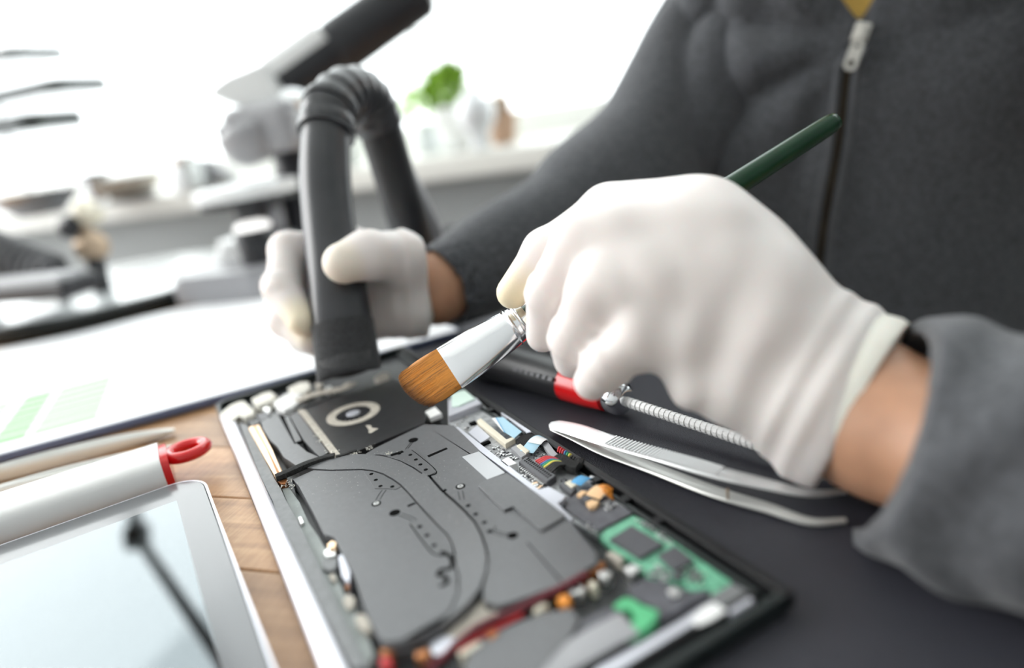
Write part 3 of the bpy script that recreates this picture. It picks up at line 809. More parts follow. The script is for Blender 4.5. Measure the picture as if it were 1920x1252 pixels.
# second ribbon group
part('ribbon_socket', [(106.3,-238.1),(109.7,-237.3),(109.7,-245.6),(105.6,-247.7)], 5.5, 7.6, 'chip', 0.2)
part('ribbon_lock', [(108.3,-239.6),(111.2,-239.4),(110.9,-244.4),(108.1,-244.8)], 7.6, 8.2, 'cream', 0.2)
strip([(p[0], p[1], z) for p, z in zip([(110.8,-243.8),(113.9,-242.9),(117.1,-241.8),(118.6,-241.4)], (8.2, 8.6, 8.0, 6.0))], 5.5, 8, 'blue', 'ribbon_cable', 0.35)
part('ribbon_end', [(117.3,-241.8),(120.2,-240.6),(121.1,-244.2),(117.8,-245.2)], 4, 7.0, 'tape', 0.1)
part('small_component', [(109.1,-234.6),(111.5,-234.5),(111,-236.6),(108.8,-236.6)], 5.5, 7.0, 'chip', 0.2)
strip([(p[0], p[1], z) for p, z in zip([(110.4,-255.9),(113.5,-255),(116.1,-254.6)], (8.0, 8.6, 8.9))], 7.0, 8, 'peach', 'ribbon_cable', 0.4)
strip([(p[0], p[1], z) for p, z in zip([(115.6,-255.1),(117.3,-255.3),(117.7,-257.4),(119.2,-257.1)], (9.0, 8.8, 7.6, 6.0))], 6.4, 8, 'orange', 'ribbon_cable', 0.35)
for q, m in (([(107.1,-249.8),(110.1,-248.9),(111.4,-251),(107.7,-252.4)], 'peach'), ([(106.4,-257.1),(109.2,-257),(110.6,-259.9),(107.5,-261.6),(105.9,-260.6)], 'peach'), ([(106.5,-253),(109.8,-252.8),(110.1,-256.3),(106.3,-256.7)], 'chip')):
    part('board_connector', q, 5.5, 8.0, m, 0.15)
# green boards
part('green_board', [(99.5,-274.7),(103.8,-273.1),(116.5,-272.5),(117.3,-276.8),(116.6,-321.2),(112.3,-321.2),(104.2,-316),(105.2,-312.7),(101.6,-308.2),(98.7,-302.6),(100.3,-297.3),(99.5,-292.1),(98.8,-286.6)], 3, 5.5, 'pcb_green', 0.2)
part('memory_chip', [(100.4,-280.4),(110.9,-279.2),(112.2,-294.8),(101.7,-295.3)], 5.5, 7.0, 'chip', 0.2)
part('memory_chip', [(107.1,-297.9),(114.7,-297.9),(114.1,-307.3),(105.9,-307.3)], 5.5, 7.0, 'chip', 0.2)
part('chip', [(103.9,-308),(106.6,-308.1),(106.2,-311),(103.5,-310.8)], 5.5, 6.8, 'chip', 0.2)
part('green_board', [(108.3,-320.3),(115,-319.9),(116.2,-321.9),(109.3,-322.1)], 3, 5.5, 'pcb_green', 0.2)
part('dark_board', [(92,-302.5),(98.2,-302.4),(101.9,-308.6),(103.2,-314.8),(109.7,-318.2),(108.8,-320.5),(88.7,-320),(91.6,-315.9),(89.4,-307.4),(89.7,-303.6)], 3, 5.0, 'pcb_black', 0.3)
part('board_plate', [(106.6,-322.1),(116.2,-322.2),(116.9,-329.6),(106.6,-329.6)], 3, 6.0, 'grey_strip', 0.3)
part('flex_tail', [(81.7,-307.1),(86.3,-306.5),(87.8,-308.8),(87.7,-313),(90.6,-317.6),(87.3,-320),(83.4,-321.2),(78.6,-321.1),(76.6,-317.5),(83,-316.4),(84.4,-312.2),(81.7,-310)], 3, 6.4, 'green', 0.3)
part('small_component', [(98.3,-312.9),(100.5,-312.7),(101.1,-315.8),(98.9,-316.8),(97.2,-315)], 5, 7, 'tin', 0.4)
part('small_component', [(94.1,-295.7),(98.2,-295.8),(99,-299.9),(94.1,-300.1)], 3, 7, 'tin', 0.6)
part('small_component', [(94.6,-285.8),(97.2,-286.1),(97.7,-291.9),(94.8,-293)], 3, 7, 'beige_ring', 0.5)
strip([(p[0], p[1], 6.5) for p in [(80.3,-316.7),(72.7,-316.2),(64.4,-316.2),(55.4,-316.2),(46.4,-317.5)]], 10.5, 6, 'scope_grey', 'flat_cable', 0.6)
part('metal_strip', [(62.8,-325.1),(77.5,-325.6),(91.6,-325.6),(100.9,-324.7),(105,-325.2),(105.8,-330.5),(99.6,-330.8),(85.7,-330.1),(71.3,-329.7),(62.7,-329.9),(57.1,-327)], 3, 7, 'lavender', 0.3)
tag(part('metal_strip', [(94.6,-327.3),(101.4,-325.6),(104.6,-326.4),(105.1,-330.9),(99.3,-331.1),(94.2,-330.4)], 7, 7.4, 'white', 0.2), 'white end of the metal strip')
part('metal_strip', [(105.6,-331),(114.3,-330.8),(114.1,-332.6),(105.5,-332.8)], 3, 7.2, 'lavender', 0.2)
# near end: grey lower plate, cream patch, maroon wire, odd parts
part('lower_plate', [(41,-294.2),(50.9,-295.1),(61.5,-297.2),(70.3,-300.6),(69.5,-306.4),(63.7,-310.6),(50.1,-315.8),(43.8,-321),(27.7,-308.7),(33,-301.8)], 3, 7, 'plate', 0.3)
part('black_corner', [(70.5,-306.3),(79.9,-306.6),(82.1,-311.2),(81.1,-315.8),(73.2,-315.6),(63,-315),(58.6,-314.7)], 3, 6, 'pcb_black', 0.3)
part('adhesive_patch', [(30.6,-286.2),(37.5,-284.1),(44,-281.8),(50.8,-278.2),(51.7,-282.3),(58.7,-286.7),(53.7,-289.1),(42.1,-288.9),(34.6,-290.5)], 3, 6, 'beige_ring', 0.2)
part('sticker', [(28.4,-286.3),(32.6,-285.1),(36.3,-288.6),(30.2,-292.2),(27.9,-291)], 6, 6.4, 'lavender', 0.1)
strip([(p[0], p[1], z) for p, z in zip([(24.2,-295.2),(30.3,-294.2),(35,-293.4),(42.7,-292.1),(49.2,-292),(56.3,-292.1),(61.1,-292.2),(68.4,-292.3),(76,-292.4),(82.3,-292.1)], (6, 7, 8, 9, 8.5, 8, 8, 8, 8, 8))], 2.6, 8, 'maroon', 'wire', rnd=True)
strip([(p[0], p[1], 7) for p in [(34.2,-294.9),(41.8,-293.6),(48.6,-293.8),(56.9,-293.7)]], 1.8, 8, 'wire_red', 'wire', rnd=True)
for q, m in (([(68.9,-294.6),(71.2,-293.8),(72.8,-295.2),(72.3,-298.1),(69.7,-299.2),(68,-297.4)], 'orange'), ([(60.3,-294),(63.5,-293.4),(66.2,-294.4),(63.8,-295.6),(60.6,-296.2)], 'cream'), ([(74.3,-291.6),(77.1,-291.2),(78.7,-294.6),(76.7,-297),(73.9,-296.7)], 'tin'),
             ([(43.5,-292.6),(47,-293.1),(47.5,-296.5),(43.7,-297.4)], 'copper_dark'), ([(15.3,-279.5),(18.4,-280.8),(18.4,-283.6),(14.9,-282.6)], 'copper_dark'), ([(14.2,-282.6),(17,-284.7),(16.1,-288.3),(13.1,-286)], 'wire_red'), ([(23.4,-287.5),(27.7,-288.2),(26.6,-291.7),(22.8,-290.8)], 'copper_dark'), ([(34,-295.3),(41.2,-294.9),(41.2,-297.1),(33.9,-297.9)], 'cream'),
             ([(74.6,-291.9),(77.5,-291.9),(78.9,-296.2),(76.6,-298.1),(74.5,-296.4)], 'tin'), ([(80.9,-294.8),(83.1,-295.1),(82.7,-297.8),(80.1,-298)], 'cream'), ([(86.2,-292.8),(88.9,-292.6),(89.8,-295.8),(86.9,-297.4),(85,-295.9)], 'tin'), ([(78.8,-290.7),(82.5,-289.7),(85.4,-290.5),(82.7,-292.3),(79.1,-292.5)], 'copper_dark'), ([(84.4,-289.7),(91.2,-288.7),(90.9,-291),(84.6,-292.3)], 'copper_dark')):
    part('small_component', q, 3, 7.5, m, 0.6)
part('grey_cover', [(36.2,-299.6),(41.1,-298.6),(34.6,-306.6),(32.3,-303.3)], 3, 6.5, 'offwhite', 0.2)
# tiny surface components scattered over the boards
bm = bmesh.new(); bm2 = bmesh.new()
def scatter(poly, n, z):
    xs = [p[0] for p in poly]; ys = [p[1] for p in poly]
    k = 0
    while k < n:
        x, y = random.uniform(min(xs), max(xs)), random.uniform(min(ys), max(ys))
        ins = False
        for i in range(len(poly)):
            (x0, y0), (x1, y1) = poly[i], poly[i - 1]
            if (y0 > y) != (y1 > y) and x < (x1 - x0) * (y - y0) / (y1 - y0) + x0: ins = not ins
        if not ins: continue
        k += 1
        s = random.uniform(.5, 1.3)
        box_bm((x * MM, y * MM, (z + .3) * MM), (s * MM, s * .55 * MM, .6 * MM), rot=Matrix.Rotation(random.choice((0, 1.57)), 3, 'Z'), bm=bm if random.random() < .6 else bm2)
scatter([(101,-182.5),(104.5,-183.7),(105.3,-199.1),(105.6,-204.9),(103.5,-203.9),(103.1,-198.1),(99.2,-199.7),(98.9,-191.8)], 60, 5.5)
scatter([(100.1,-213.8),(103.1,-213.8),(103.1,-230.9),(103.3,-237.2),(100.3,-238.8),(99.5,-222.9)], 60, 5.5)
scatter([(110,-260.6),(115.3,-259.2),(114.9,-265.1),(110.2,-266.1)], 40, 6.4)
scatter([(99.3,-302),(104.4,-300.8),(104.8,-307.7),(100.7,-308.4)], 60, 5.5)
scatter([(106.5,-308.1),(112.2,-307.4),(112.3,-314),(109.2,-316.6),(106.2,-313.1)], 60, 5.5)
scatter([(115,-275.4),(116.7,-277.6),(116.4,-292),(115.2,-295.9),(114.4,-289)], 50, 5.5)
scatter([(111.3,-205.1),(117.5,-204.6),(116.4,-210.1),(111.3,-210.4)], 25, 5.5)
scatter([(96.7,-141.4),(109.8,-138.2),(110.8,-156.3),(99.9,-170.7),(99.8,-155.5)], 30, 5.5)
scatter([(98.4,-267),(100.4,-267.3),(99.2,-274.3),(97.1,-275.2)], 14, 6.5)
tag(from_bm('surface_components', bm, 'tin', lap), kind='stuff')
tag(from_bm('surface_components', bm2, 'chip', lap), kind='stuff')

# ================================================================ THINGS LYING ON THE DESK, left side
V3 = lambda *a: Vector(a)
# clipboard and the printed sheet on it
CE = Vector((0.936, 0.352, 0)); CG = Vector((-0.352, 0.936, 0)); CROT = math.atan2(0.352, 0.936)
cbase = Vector((-0.036, 0.484, 0))
board = prism('clipboard', rrect(-470, 0, 0, 306, 8), 1.5, 6.0, 'board_blue', None, 0.6, MM)
board.location = cbase; board.rotation_euler = (0, 0, CROT)
tag(board, 'dark blue clipboard under the white printed sheet behind the laptop', 'clipboard')
def sheet_z(x, y): return 6.25 + 1.2 * math.sin(x * 0.021) ** 2 * (y / 318)
NX, NY = 60, 36
V = []; F = []
for j in range(NY + 1):
    for i in range(NX + 1):
        x, y = -468 + 466 * i / NX, 2 + 314 * j / NY
        V.append((x * MM, y * MM, sheet_z(x, y) * MM))
n0 = len(V)
V += [(v[0], v[1], v[2] - 0.0002) for v in V]
for j in range(NY):
    for i in range(NX):
        a = j * (NX + 1) + i
        F.append((a, a + 1, a + NX + 2, a + NX + 1)); F.append((n0 + a, n0 + a + NX + 1, n0 + a + NX + 2, n0 + a + 1))
sheet = mesh('printed_sheet', V, F, 'paper', None, True)
sheet.location = cbase; sheet.rotation_euler = (0, 0, CROT)
tag(sheet, 'white printed sheet with green table cells lying on the blue clipboard', 'paper')
def ink(name, x0, y0, x1, y1, material, skew=0.0):
    n = max(2, int(abs(x1 - x0) / 6)); vv = []; ff = []
    for i in range(n + 1):
        t = i / n; x = x0 + (x1 - x0) * t
        vv += [(x * MM, y0 * MM, (sheet_z(x, y0) + .12) * MM), ((x + skew) * MM, y1 * MM, (sheet_z(x + skew, y1) + .12) * MM)]
    for i in range(n): ff.append((2 * i, 2 * i + 2, 2 * i + 3, 2 * i + 1))
    mesh(name, vv, ff, material, sheet)
def cl(x, y):
    p = Vector((x, y, 0)) - cbase
    return p.dot(CE) / MM, p.dot(CG) / MM
g0 = cl(*(-0.3138,0.4215,0.0062)[:2]); g1 = cl(*(-0.306,0.5132,0.0062)[:2]); g2 = cl(*(-0.2591,0.4215,0.0062)[:2])
gx1 = g1[0]; gy0, gy1 = g2[1], g1[1]
for r in range(7):
    y = gy0 + (gy1 - gy0) * r / 7; h = (gy1 - gy0) / 7 * 0.82
    ink('table_cell', gx1 - 36, y, gx1, y + h, 'print_pale'); ink('table_cell', gx1 - 37 - 22, y, gx1 - 40, y + h, 'print_green'); ink('table_cell', gx1 - 90, y, gx1 - 66, y + h, 'print_pale'); ink('table_cell', gx1 - 112, y, gx1 - 97, y + h, 'print_cyan')
ink('printed_band', gx1 - 114, gy1 + 4, gx1 - 102, gy1 + 60, 'print_cyan')
b0 = cl(*(-0.2312,0.4152,0.0062)[:2]); b1 = cl(*(-0.2086,0.4413,0.0062)[:2])
ink('printed_band', b0[0], b0[1] + 12, b1[0], b0[1] + 190, 'print_cyan')

# tablet with a reflecting glass
TE = Vector((0.882, 0.472, 0)); TROT = math.atan2(0.472, 0.882)
tab = thing('tablet', 'silver edged tablet with grey bezel lying in the front left corner', 'tablet', (-0.1606, 0.3112, 0), (0, 0, TROT))
prism('body', rrect(-172, -242, 0, 0, 16, 10), 0.3, 7.6, 'alu', tab, 1.2, MM)
prism('gasket', rrect(-170.9, -240.9, -1.1, -1.1, 15, 10), 7.5, 7.7, 'black', tab, 0, MM)
prism('bezel', rrect(-170.4, -240.4, -1.6, -1.6, 14.6, 10), 7.5, 7.9, 'bezel', tab, 0.15, MM)
tag(prism('screen', [(-156, -221), (-14, -221), (-14, -21), (-156, -21)], 7.9, 7.95, 'screen', tab, 0, MM), 'pale reflecting screen')

# white cleaning pen with the red ring cap
def frame_rot(a, b):
    d = (Vector(b) - Vector(a)); d.z = 0
    return math.atan2(d.y, d.x)
pa, pb = Vector((-0.2165,0.3069,0.008)), Vector((-0.1845,0.3225,0.008))
pd = (pb - pa); pd.z = 0; pd.normalize()
pen_w = (Vector((-0.1901,0.3337,0.011)) - Vector((-0.1797,0.3129,0.005))).length * 0.5
pen = thing('cleaning_pen', 'white rounded cleaning pen with a red ring cap beside the tablet', 'pen', (pb.x, pb.y, 0), (0, 0, math.atan2(pd.y, pd.x)))
bw = 0.0165
def rr_sweep(name, x0, x1, w, h, z, material, parent, r=0.6):
    return tube(name, [V3(x0, 0, z), V3((x0 + x1) / 2, 0, z), V3(x1, 0, z)], [(h, w)] * 3, material, parent, 24, shape=r)
rr_sweep('barrel', -0.300, -0.074, bw * .97, 0.0092, 0.0095, 'white', pen)
rr_sweep('cap', -0.0735, 0, bw, 0.0095, 0.0098, 'white', pen)
rr_sweep('collar', -0.0005, 0.0035, bw * .82, 0.0085, 0.0098, 'red', pen)
V, F = [], []
for i in range(30):
    a = 2 * math.pi * i / 30
    for j in range(10):
        b = 2 * math.pi * j / 10
        r = 0.0078 + 0.0028 * math.cos(b)
        V.append((0.0125 + r * math.cos(a) * 1.15, r * math.sin(a), 0.0135 + 0.0030 * math.sin(b)))
for i in range(30):
    for j in range(10):
        F.append((i * 10 + j, ((i + 1) % 30) * 10 + j, ((i + 1) % 30) * 10 + (j + 1) % 10, i * 10 + (j + 1) % 10))
tag(mesh('ring', V, F, 'red', pen, True), 'red ring')

# two slim steel tweezers behind the pen
def slim_tweezers(label, A, B, w):
    A, B = Vector(A), Vector(B); d = (B - A); L = d.length
    t = thing('steel_tweezers', label, 'tweezers', (A.x, A.y, 0), (0, 0, math.atan2(d.y, d.x)), None)
    for sd_ in (1, -1):
        P = smooth_path([V3(-0.06, sd_ * .0010, .0052), V3(0, sd_ * .0011, .0052), V3(L * .35, sd_ * .0026, .0050), V3(L * .70, sd_ * .0028, .0044), V3(L * .90, sd_ * .0016, .0034), V3(L, sd_ * .0008, .0028)], 7)
        W = smooth_path([(w,), (w,), (w,), (w * .78,), (w * .5,), (w * .2,)], 7)
        tube('arm', P, [(float(q[0]), .0012) for q in W], 'steel_soft', t, 14, shape=.7)
    return t
slim_tweezers('straight steel tweezers lying nearest the clipboard edge', (-0.3016,0.3532,0.006), (-0.2074,0.3854,0.003), .0047)
slim_tweezers('slim steel tweezers between the cleaning pen and the straight tweezers', (-0.2813,0.3278,0.006), (-0.1903,0.3589,0.003), .0042)

# ================================================================ RIGHT SIDE: screwdriver and big tweezers on the mat
sa, sb = Vector((-0.0075,0.383,0.012)), Vector((0.0447,0.3163,0.01))
sd = Vector((sb.x - sa.x, sb.y - sa.y, 0)); Ls = sd.length
scr = thing('screwdriver', 'black handled screwdriver with red collar and knurled shaft on the mat', 'screwdriver', (sb.x, sb.y, 0.0013), (0, 0, math.atan2(sd.y, sd.x)))
tube('handle', smooth_path([V3(-Ls - .024, 0, .0125), V3(-Ls - .018, 0, .0125), V3(-Ls + .002, 0, .0125), V3(-Ls * .62, 0, .0122), V3(-Ls * .37, 0, .0115)], 5), [.004, .009, .0118, .0125, .0125, .0125, .0124, .0123, .0122, .0122, .012, .0118, .0115, .0113, .011, .011, .0108, .0106, .0104, .0102, .0098], 'handle_black', scr, 20, shape=.85)
mk = bmesh.new()
for i in range(7):
    box_bm((-Ls * .72 + i * .0046, -.0105, .0165), (.0028 if i % 3 else .0034, .0006, .0022), rot=Matrix.Rotation(-.75, 3, 'X'), bm=mk)
from_bm('printed_mark', mk, 'chip', scr)
tag(tube('collar', [V3(-Ls * .37, 0, .0113), V3(-Ls * .2, 0, .0108), V3(-Ls * .04, 0, .0104)], [.0103, .0098, .0086], 'red', scr, 20), 'red collar')
tag(lathe('nut', [(.004, -.0075), (.0070, -.0065), (.0085, -.0035), (.0089, 0), (.0082, .0035), (.006, .0055), (.004, .006)], (.003, 0, .0103), 'chrome', scr, 24, axis=(1, 0, 0)), 'shiny metal nut')
shaft = tube('shaft', [V3(.004, 0, .0095), V3(.06, 0, .0075), V3(.125, 0, .0045)], [.0022, .0022, .0021], 'white', scr, 12)
for i in range(40):
    x = .009 + i * .0028
    z = .0095 - .005 * (x - .004) / .121
    V, F = sweep([V3(x - .0009, 0, z), V3(x + .0009, 0, z)], [.0026, .0026], 10)
    if i == 0:
        kn = mesh('knurl_ring', V, F, 'white', shaft); x0, z0 = x, z
    else:
        c = kn.copy(); C.objects.link(c); c.location = (x - x0, 0, z - z0)

ta, tb = Vector((0.0126,0.3068,0.006)), Vector((0.1001,0.2173,0.006))
tg = thing('steel_tweezers', 'open steel tweezers with ridged grip and bent tips beside the laptop', 'tweezers', (ta.x, ta.y, 0.0013))
def world_strip(name, pts, widths, th, material, parent, base, up=(0, 0, 1)):
    """flat bar through world points, wide across, thin along the up direction"""
    P = smooth_path([Vector(p) - base for p in pts], 8)
    W = smooth_path([(w,) for w in widths], 8)
    return tube(name, P, [(th, max(float(w[0]), .0004)) for w in W], material, parent, 12, up=up, shape=.55)
tbase = Vector((ta.x, ta.y, 0.0013))
upper = world_strip('arm', [(0.0121,0.3054,0.0073), (0.0128,0.3044,0.0074), (0.0146,0.3023,0.0075), (0.0225,0.2932,0.008), (0.0346,0.2761,0.009), (0.0509,0.2548,0.0105), (0.0689,0.2349,0.0105), (0.0851,0.2237,0.0085), (0.0975,0.2181,0.006), (0.1109,0.2174,0.0045)],
                    [.0008, .0030, .0044, .0054, .0050, .0044, .0042, .0032, .0020, .0010], .0009, 'steel', tg, tbase)
lower = world_strip('arm', [(0.0123,0.3077,0.005), (0.013,0.3073,0.0048), (0.0148,0.3049,0.0045), (0.0224,0.2957,0.004), (0.0341,0.2767,0.0034), (0.0505,0.2558,0.003), (0.0677,0.2328,0.003), (0.0823,0.2172,0.003), (0.0925,0.206,0.0028), (0.104,0.2035,0.0026)],
                    [.0008, .0030, .0042, .0052, .0048, .0042, .0040, .0032, .0020, .0010], .0009, 'steel_soft', tg, tbase)
g_path = smooth_path([Vector(p) - tbase for p in ((0.0357,0.2739,0.0094), (0.0509,0.2544,0.0107), (0.0626,0.2415,0.0108), (0.0707,0.2329,0.0104))], 14)
for i in range(0, len(g_path) - 1):
    p = g_path[i]; q = g_path[min(i + 1, len(g_path) - 1)]
    dirv = (Vector(q) - Vector(p)).normalized(); side = dirv.cross(V3(0, 0, 1)).normalized()
    c = Vector(p) + V3(0, 0, .00105)
    R3 = Matrix((dirv, -side, dirv.cross(-side))).transposed()
    box('grip_ridge', c, (.0007, .0080 - .0008 * i / 42, .0006), 'steel', upper, .00012, R3, 1)
lathe('guide_pin', [(.0005, 0), (.0006, .0042), (.0003, .0046)], Vector((0.0704,0.2253,0.0038)) - tbase, 'bronze', lower, 10)

# ================================================================ FLAT BRUSH
F0 = Vector((-0.0301,0.2914,0.0488)); HE = Vector((0.171,0.3445,0.1243))
bx = (F0 - HE).normalized()                                    # towards the bristle tip
wv = Vector((-0.0264,0.2842,0.0413)) - Vector((-0.0343,0.2988,0.0568))
half_w = wv.length / 2
wv = (wv - bx * wv.dot(bx)).normalized(); nv = bx.cross(wv).normalized()
if nv.y > 0: nv = -nv
BR = Matrix((bx, wv, nv)).transposed().to_4x4()
brush = thing('paintbrush', 'flat brush with orange brown bristles, silver ferrule and green handle held in the glove', 'brush')
brush.matrix_world = Matrix.Translation(F0) @ BR
Lh = (F0 - HE).length
FL = 0.0415
P = [V3(0, 0, 0), V3(-.004, 0, 0), V3(-.016, 0, 0), V3(-.028, 0, 0), V3(-.0375, 0, 0), V3(-FL, 0, 0)]
fer = tube('ferrule', smooth_path(P, 5), [(r[0], r[1]) for r in smooth_path([(.0034, half_w), (.0040, half_w * .995), (.0052, half_w * .94), (.0064, half_w * .83), (.0070, half_w * .72), (.0070, half_w * .66)], 5)], 'ferrule', brush, 40, shape=.92)
for x in (-.0335, -.0375):
    tube('crimp', [V3(x + .0012, 0, 0), V3(x, 0, 0), V3(x - .0012, 0, 0)], [(.0068, half_w * .72), (.0080, half_w * .79), (.0068, half_w * .72)], 'ferrule', fer, 40, shape=.78)
tube('handle', smooth_path([V3(-FL + .003, 0, 0), V3(-.06, 0, 0), V3(-.10, 0, 0), V3(-.15, 0, 0), V3(-Lh + .01, 0, 0), V3(-Lh, 0, 0)], 6), [(r[0], r[0]) for r in smooth_path([(.0056,), (.0062,), (.0060,), (.0058,), (.0050,), (.0040,)], 6)], 'green_lacquer', brush, 24)
# bristles: a filbert core and hairs over it
BL = 0.0225
def outline(v): return BL * (0.80 + 0.20 * math.sqrt(max(0, 1 - v * v)) - 0.0) * (1 - 0.10 * v)
V, F, T = [], [], []
NU, NV = 14, 20
for side in (1, -1):
    for i in range(NU + 1):
        for j in range(NV + 1):
            v = -1 + 2 * j / NV; u_ = i / NU
            x = outline(v) * u_ * .97
            th = .0027 * (1 - u_ ** 2 * .75) * math.sqrt(max(0.02, 1 - v ** 4))
            V.append((x - .001, v * half_w * (.97 + .05 * math.sin(u_ * 2.6) - .10 * u_ ** 5), side * th * .93)); T.append(max(.32, min(1, (u_ - .80) * 5)))  # core tinted darker all over, painting shade into the gaps between hairs
for s in range(2):
    o = s * (NU + 1) * (NV + 1)
    for i in range(NU):
        for j in range(NV):
            a = o + i * (NV + 1) + j
            q = (a, a + 1, a + NV + 2, a + NV + 1)
            F.append(q if s == 0 else q[::-1])
rng = random.Random(9)
def add_hair(y, z, l, y1, z1):
    b = len(V)
    r = rng.uniform(.00006, .00012); t0 = rng.uniform(-.20, .10); sh0 = rng.choice((0, 0, 0, 0, .12, .3, .7))
    for k, u_ in enumerate((0, .35, .7, 1)):
        x = l * u_; yy = y + (y1 - y) * u_ ** 1.5; zz = z + (z1 - z) * u_ ** 1.5
        rr = r * (1 if u_ < .9 else .25)
        for a in range(3):
            V.append((x - .001, yy + rr * math.cos(a * 2.094), zz + rr * math.sin(a * 2.094)))
            T.append(max(sh0, min(1, (u_ - .78 + t0 * .8 + .10 * (y / half_w)) * 3.8)))
    for k in range(3):
        for a in range(3):
            p = b + k * 3 + a; q = b + k * 3 + (a + 1) % 3
            F.append((p, q, q + 3, p + 3))
for k in range(2100):
    v = rng.uniform(-1, 1)
    s = 1 if rng.random() < .7 else -1
    th = .0028 * math.sqrt(max(.02, 1 - v ** 4)) * (1 if rng.random() < .8 else rng.random())
    y = v * half_w * .97; l = outline(v) * rng.uniform(.93, 1.015)
    add_hair(y, s * th, l, v * half_w * .93 + rng.gauss(0, .00035), s * th * .28 + rng.gauss(0, .0001))
br = mesh('bristles', V, F, 'bristle', brush, True)
at = br.data.attributes.new('tip', 'FLOAT', 'POINT'); at.data.foreach_set('value', T)
tag(br, 'orange brown bristles with dark tips', kind='stuff')

# ================================================================ SUCTION HOSE
hose = thing('suction_hose', 'black suction hose with flattened fabric nozzle held over the laptop fan', 'hose', (-0.0411,0.6056,0))
hb = Vector((-0.0411,0.6056,0))
def hp(*a): return Vector(a) - hb
tilt = (Vector((-0.0814,0.3866,0.0245)) - Vector((-0.1142,0.3785,0.019))).normalized()
front = smooth_path([hp(*(-0.096,0.4632,0.1564)), hp(*(-0.0992,0.4463,0.1303)), hp(*(-0.0999,0.43,0.1028)), hp(*(-0.0984,0.41,0.0736)), hp(*(-0.0974,0.3972,0.0537)), hp(*(-0.0968,0.3874,0.0368)), hp(*(-0.0965,0.3796,0.0223))], 8)
nf = len(front)
rf = [(r[0], r[1]) for r in smooth_path([(.0152, .0152), (.0158, .0158), (.0160, .0160), (.0150, .0168), (.0130, .0175), (.0105, .0178), (.0090, .0180)], 8)]
V, F = [], []
SEG = 28
for i, (p, r) in enumerate(zip(front, rf)):
    p = Vector(p); t = (Vector(front[min(i + 1, nf - 1)]) - Vector(front[max(i - 1, 0)])).normalized()
    w = (tilt - t * tilt.dot(t)).normalized(); nn = w.cross(t)
    for k in range(SEG):
        a = 2 * math.pi * k / SEG
        V.append(p + w * math.cos(a) * r[1] + nn * math.sin(a) * r[0])
base_i = 0
for i in range(nf - 1):
    for k in range(SEG):
        a, b = i * SEG + k, i * SEG + (k + 1) % SEG
        F.append((a, b, b + SEG, a + SEG))
cut = int(nf * .70)
ft = mesh('front_tube', V[:(cut + 1) * SEG], [f for f in F if max(f) < (cut + 1) * SEG], 'hose', hose, True)
M['nozzle'] = mat('nozzle_fabric', (0.036, 0.037, 0.040), 0.85, noise=0.45, nscale=700, bump=0.8, bscale=900, sheen=.3)
off = cut * SEG
Vn = [v.copy() for v in V[off:]]
rows = nf - cut
for i in range(rows):
    for k in range(SEG):
        v = Vn[i * SEG + k]
        c = Vector(front[cut + i])
        Vn[i * SEG + k] = c + (v - c) * 1.035
# wavy worn lip and inner wall
last = (rows - 1) * SEG
c = Vector(front[-1])
for k in range(SEG):
    a = 2 * math.pi * k / SEG
    Vn[last + k] += V3(0, 0, -.0020 * math.cos(a * 1.0 + 2.6) + .0012 * math.sin(3 * a))
nv0 = len(Vn)
for k in range(SEG): Vn.append(c + (Vn[last + k] - c) * .86 + V3(0, 0, .0006))
for k in range(SEG): Vn.append(c + (Vn[last + k] - c) * .80 + V3(0, 0, .012))
Fn = [tuple(j - off for j in f) for f in F if min(f) >= off]
for k in range(SEG):
    k2 = (k + 1) % SEG
    Fn.append((last + k, last + k2, nv0 + k2, nv0 + k)); Fn.append((nv0 + k, nv0 + k2, nv0 + SEG + k2, nv0 + SEG + k))
Fn.append(tuple(nv0 + SEG + k for k in range(SEG)))
tag(mesh('nozzle', Vn, Fn, 'nozzle', hose, True), 'flattened nozzle covered with worn dark fabric')
# ribbed elbow on top and the back tube behind it
elb = smooth_path([hp(*(-0.0963,0.4626,0.1545)), hp(*(-0.0926,0.4748,0.1692)), hp(*(-0.0819,0.4933,0.1775)), hp(*(-0.0728,0.5082,0.1715)), hp(*(-0.0694,0.5148,0.1531))], 8)
tube('elbow', elb, [.0172 + .0011 * (i % 3 == 0) for i in range(len(elb))], 'hose', hose, 24, angle=80)
lathe('collar', [(.0150, -.004), (.0180, -.004), (.0188, 0), (.0180, .004), (.0150, .004)], elb[2], 'hose', hose, 28, axis=Vector(elb[3]) - Vector(elb[1]))
lathe('collar', [(.0150, -.003), (.0186, -.003), (.0192, 0), (.0186, .003), (.0150, .003)], elb[8], 'hose', hose, 28, axis=Vector(elb[9]) - Vector(elb[7]))
back = smooth_path([hp(*(-0.07,0.5166,0.1586)), hp(*(-0.0677,0.5218,0.1264)), hp(*(-0.0647,0.5258,0.0902)), hp(*(-0.0624,0.5489,0.048)), hp(*(-0.0516,0.5861,0.017)), Vector((0, 0, .05)), Vector((0, 0, .004))], 6)
tube('back_tube', back, .0152, 'hose_dark', hose, 22)
stay = [hp(*(-0.0656,0.5487,0.128)), hp(*(-0.0534,0.5504,0.0849)), hp(*(-0.046,0.5628,0.0424)), hp(*(-0.0404,0.5863,0.0176))]
tube('stay_bar', smooth_path(stay, 5), .0085, 'scope_grey', hose, 14)
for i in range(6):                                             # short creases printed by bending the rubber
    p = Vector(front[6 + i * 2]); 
    tube('crease', [p + V3(-.010, -.0126, .001), p + V3(-.004, -.0158, .0), p + V3(.002, -.0162, -.0005)], [.0002, .0005, .0002], 'hose_dark', ft, 6)

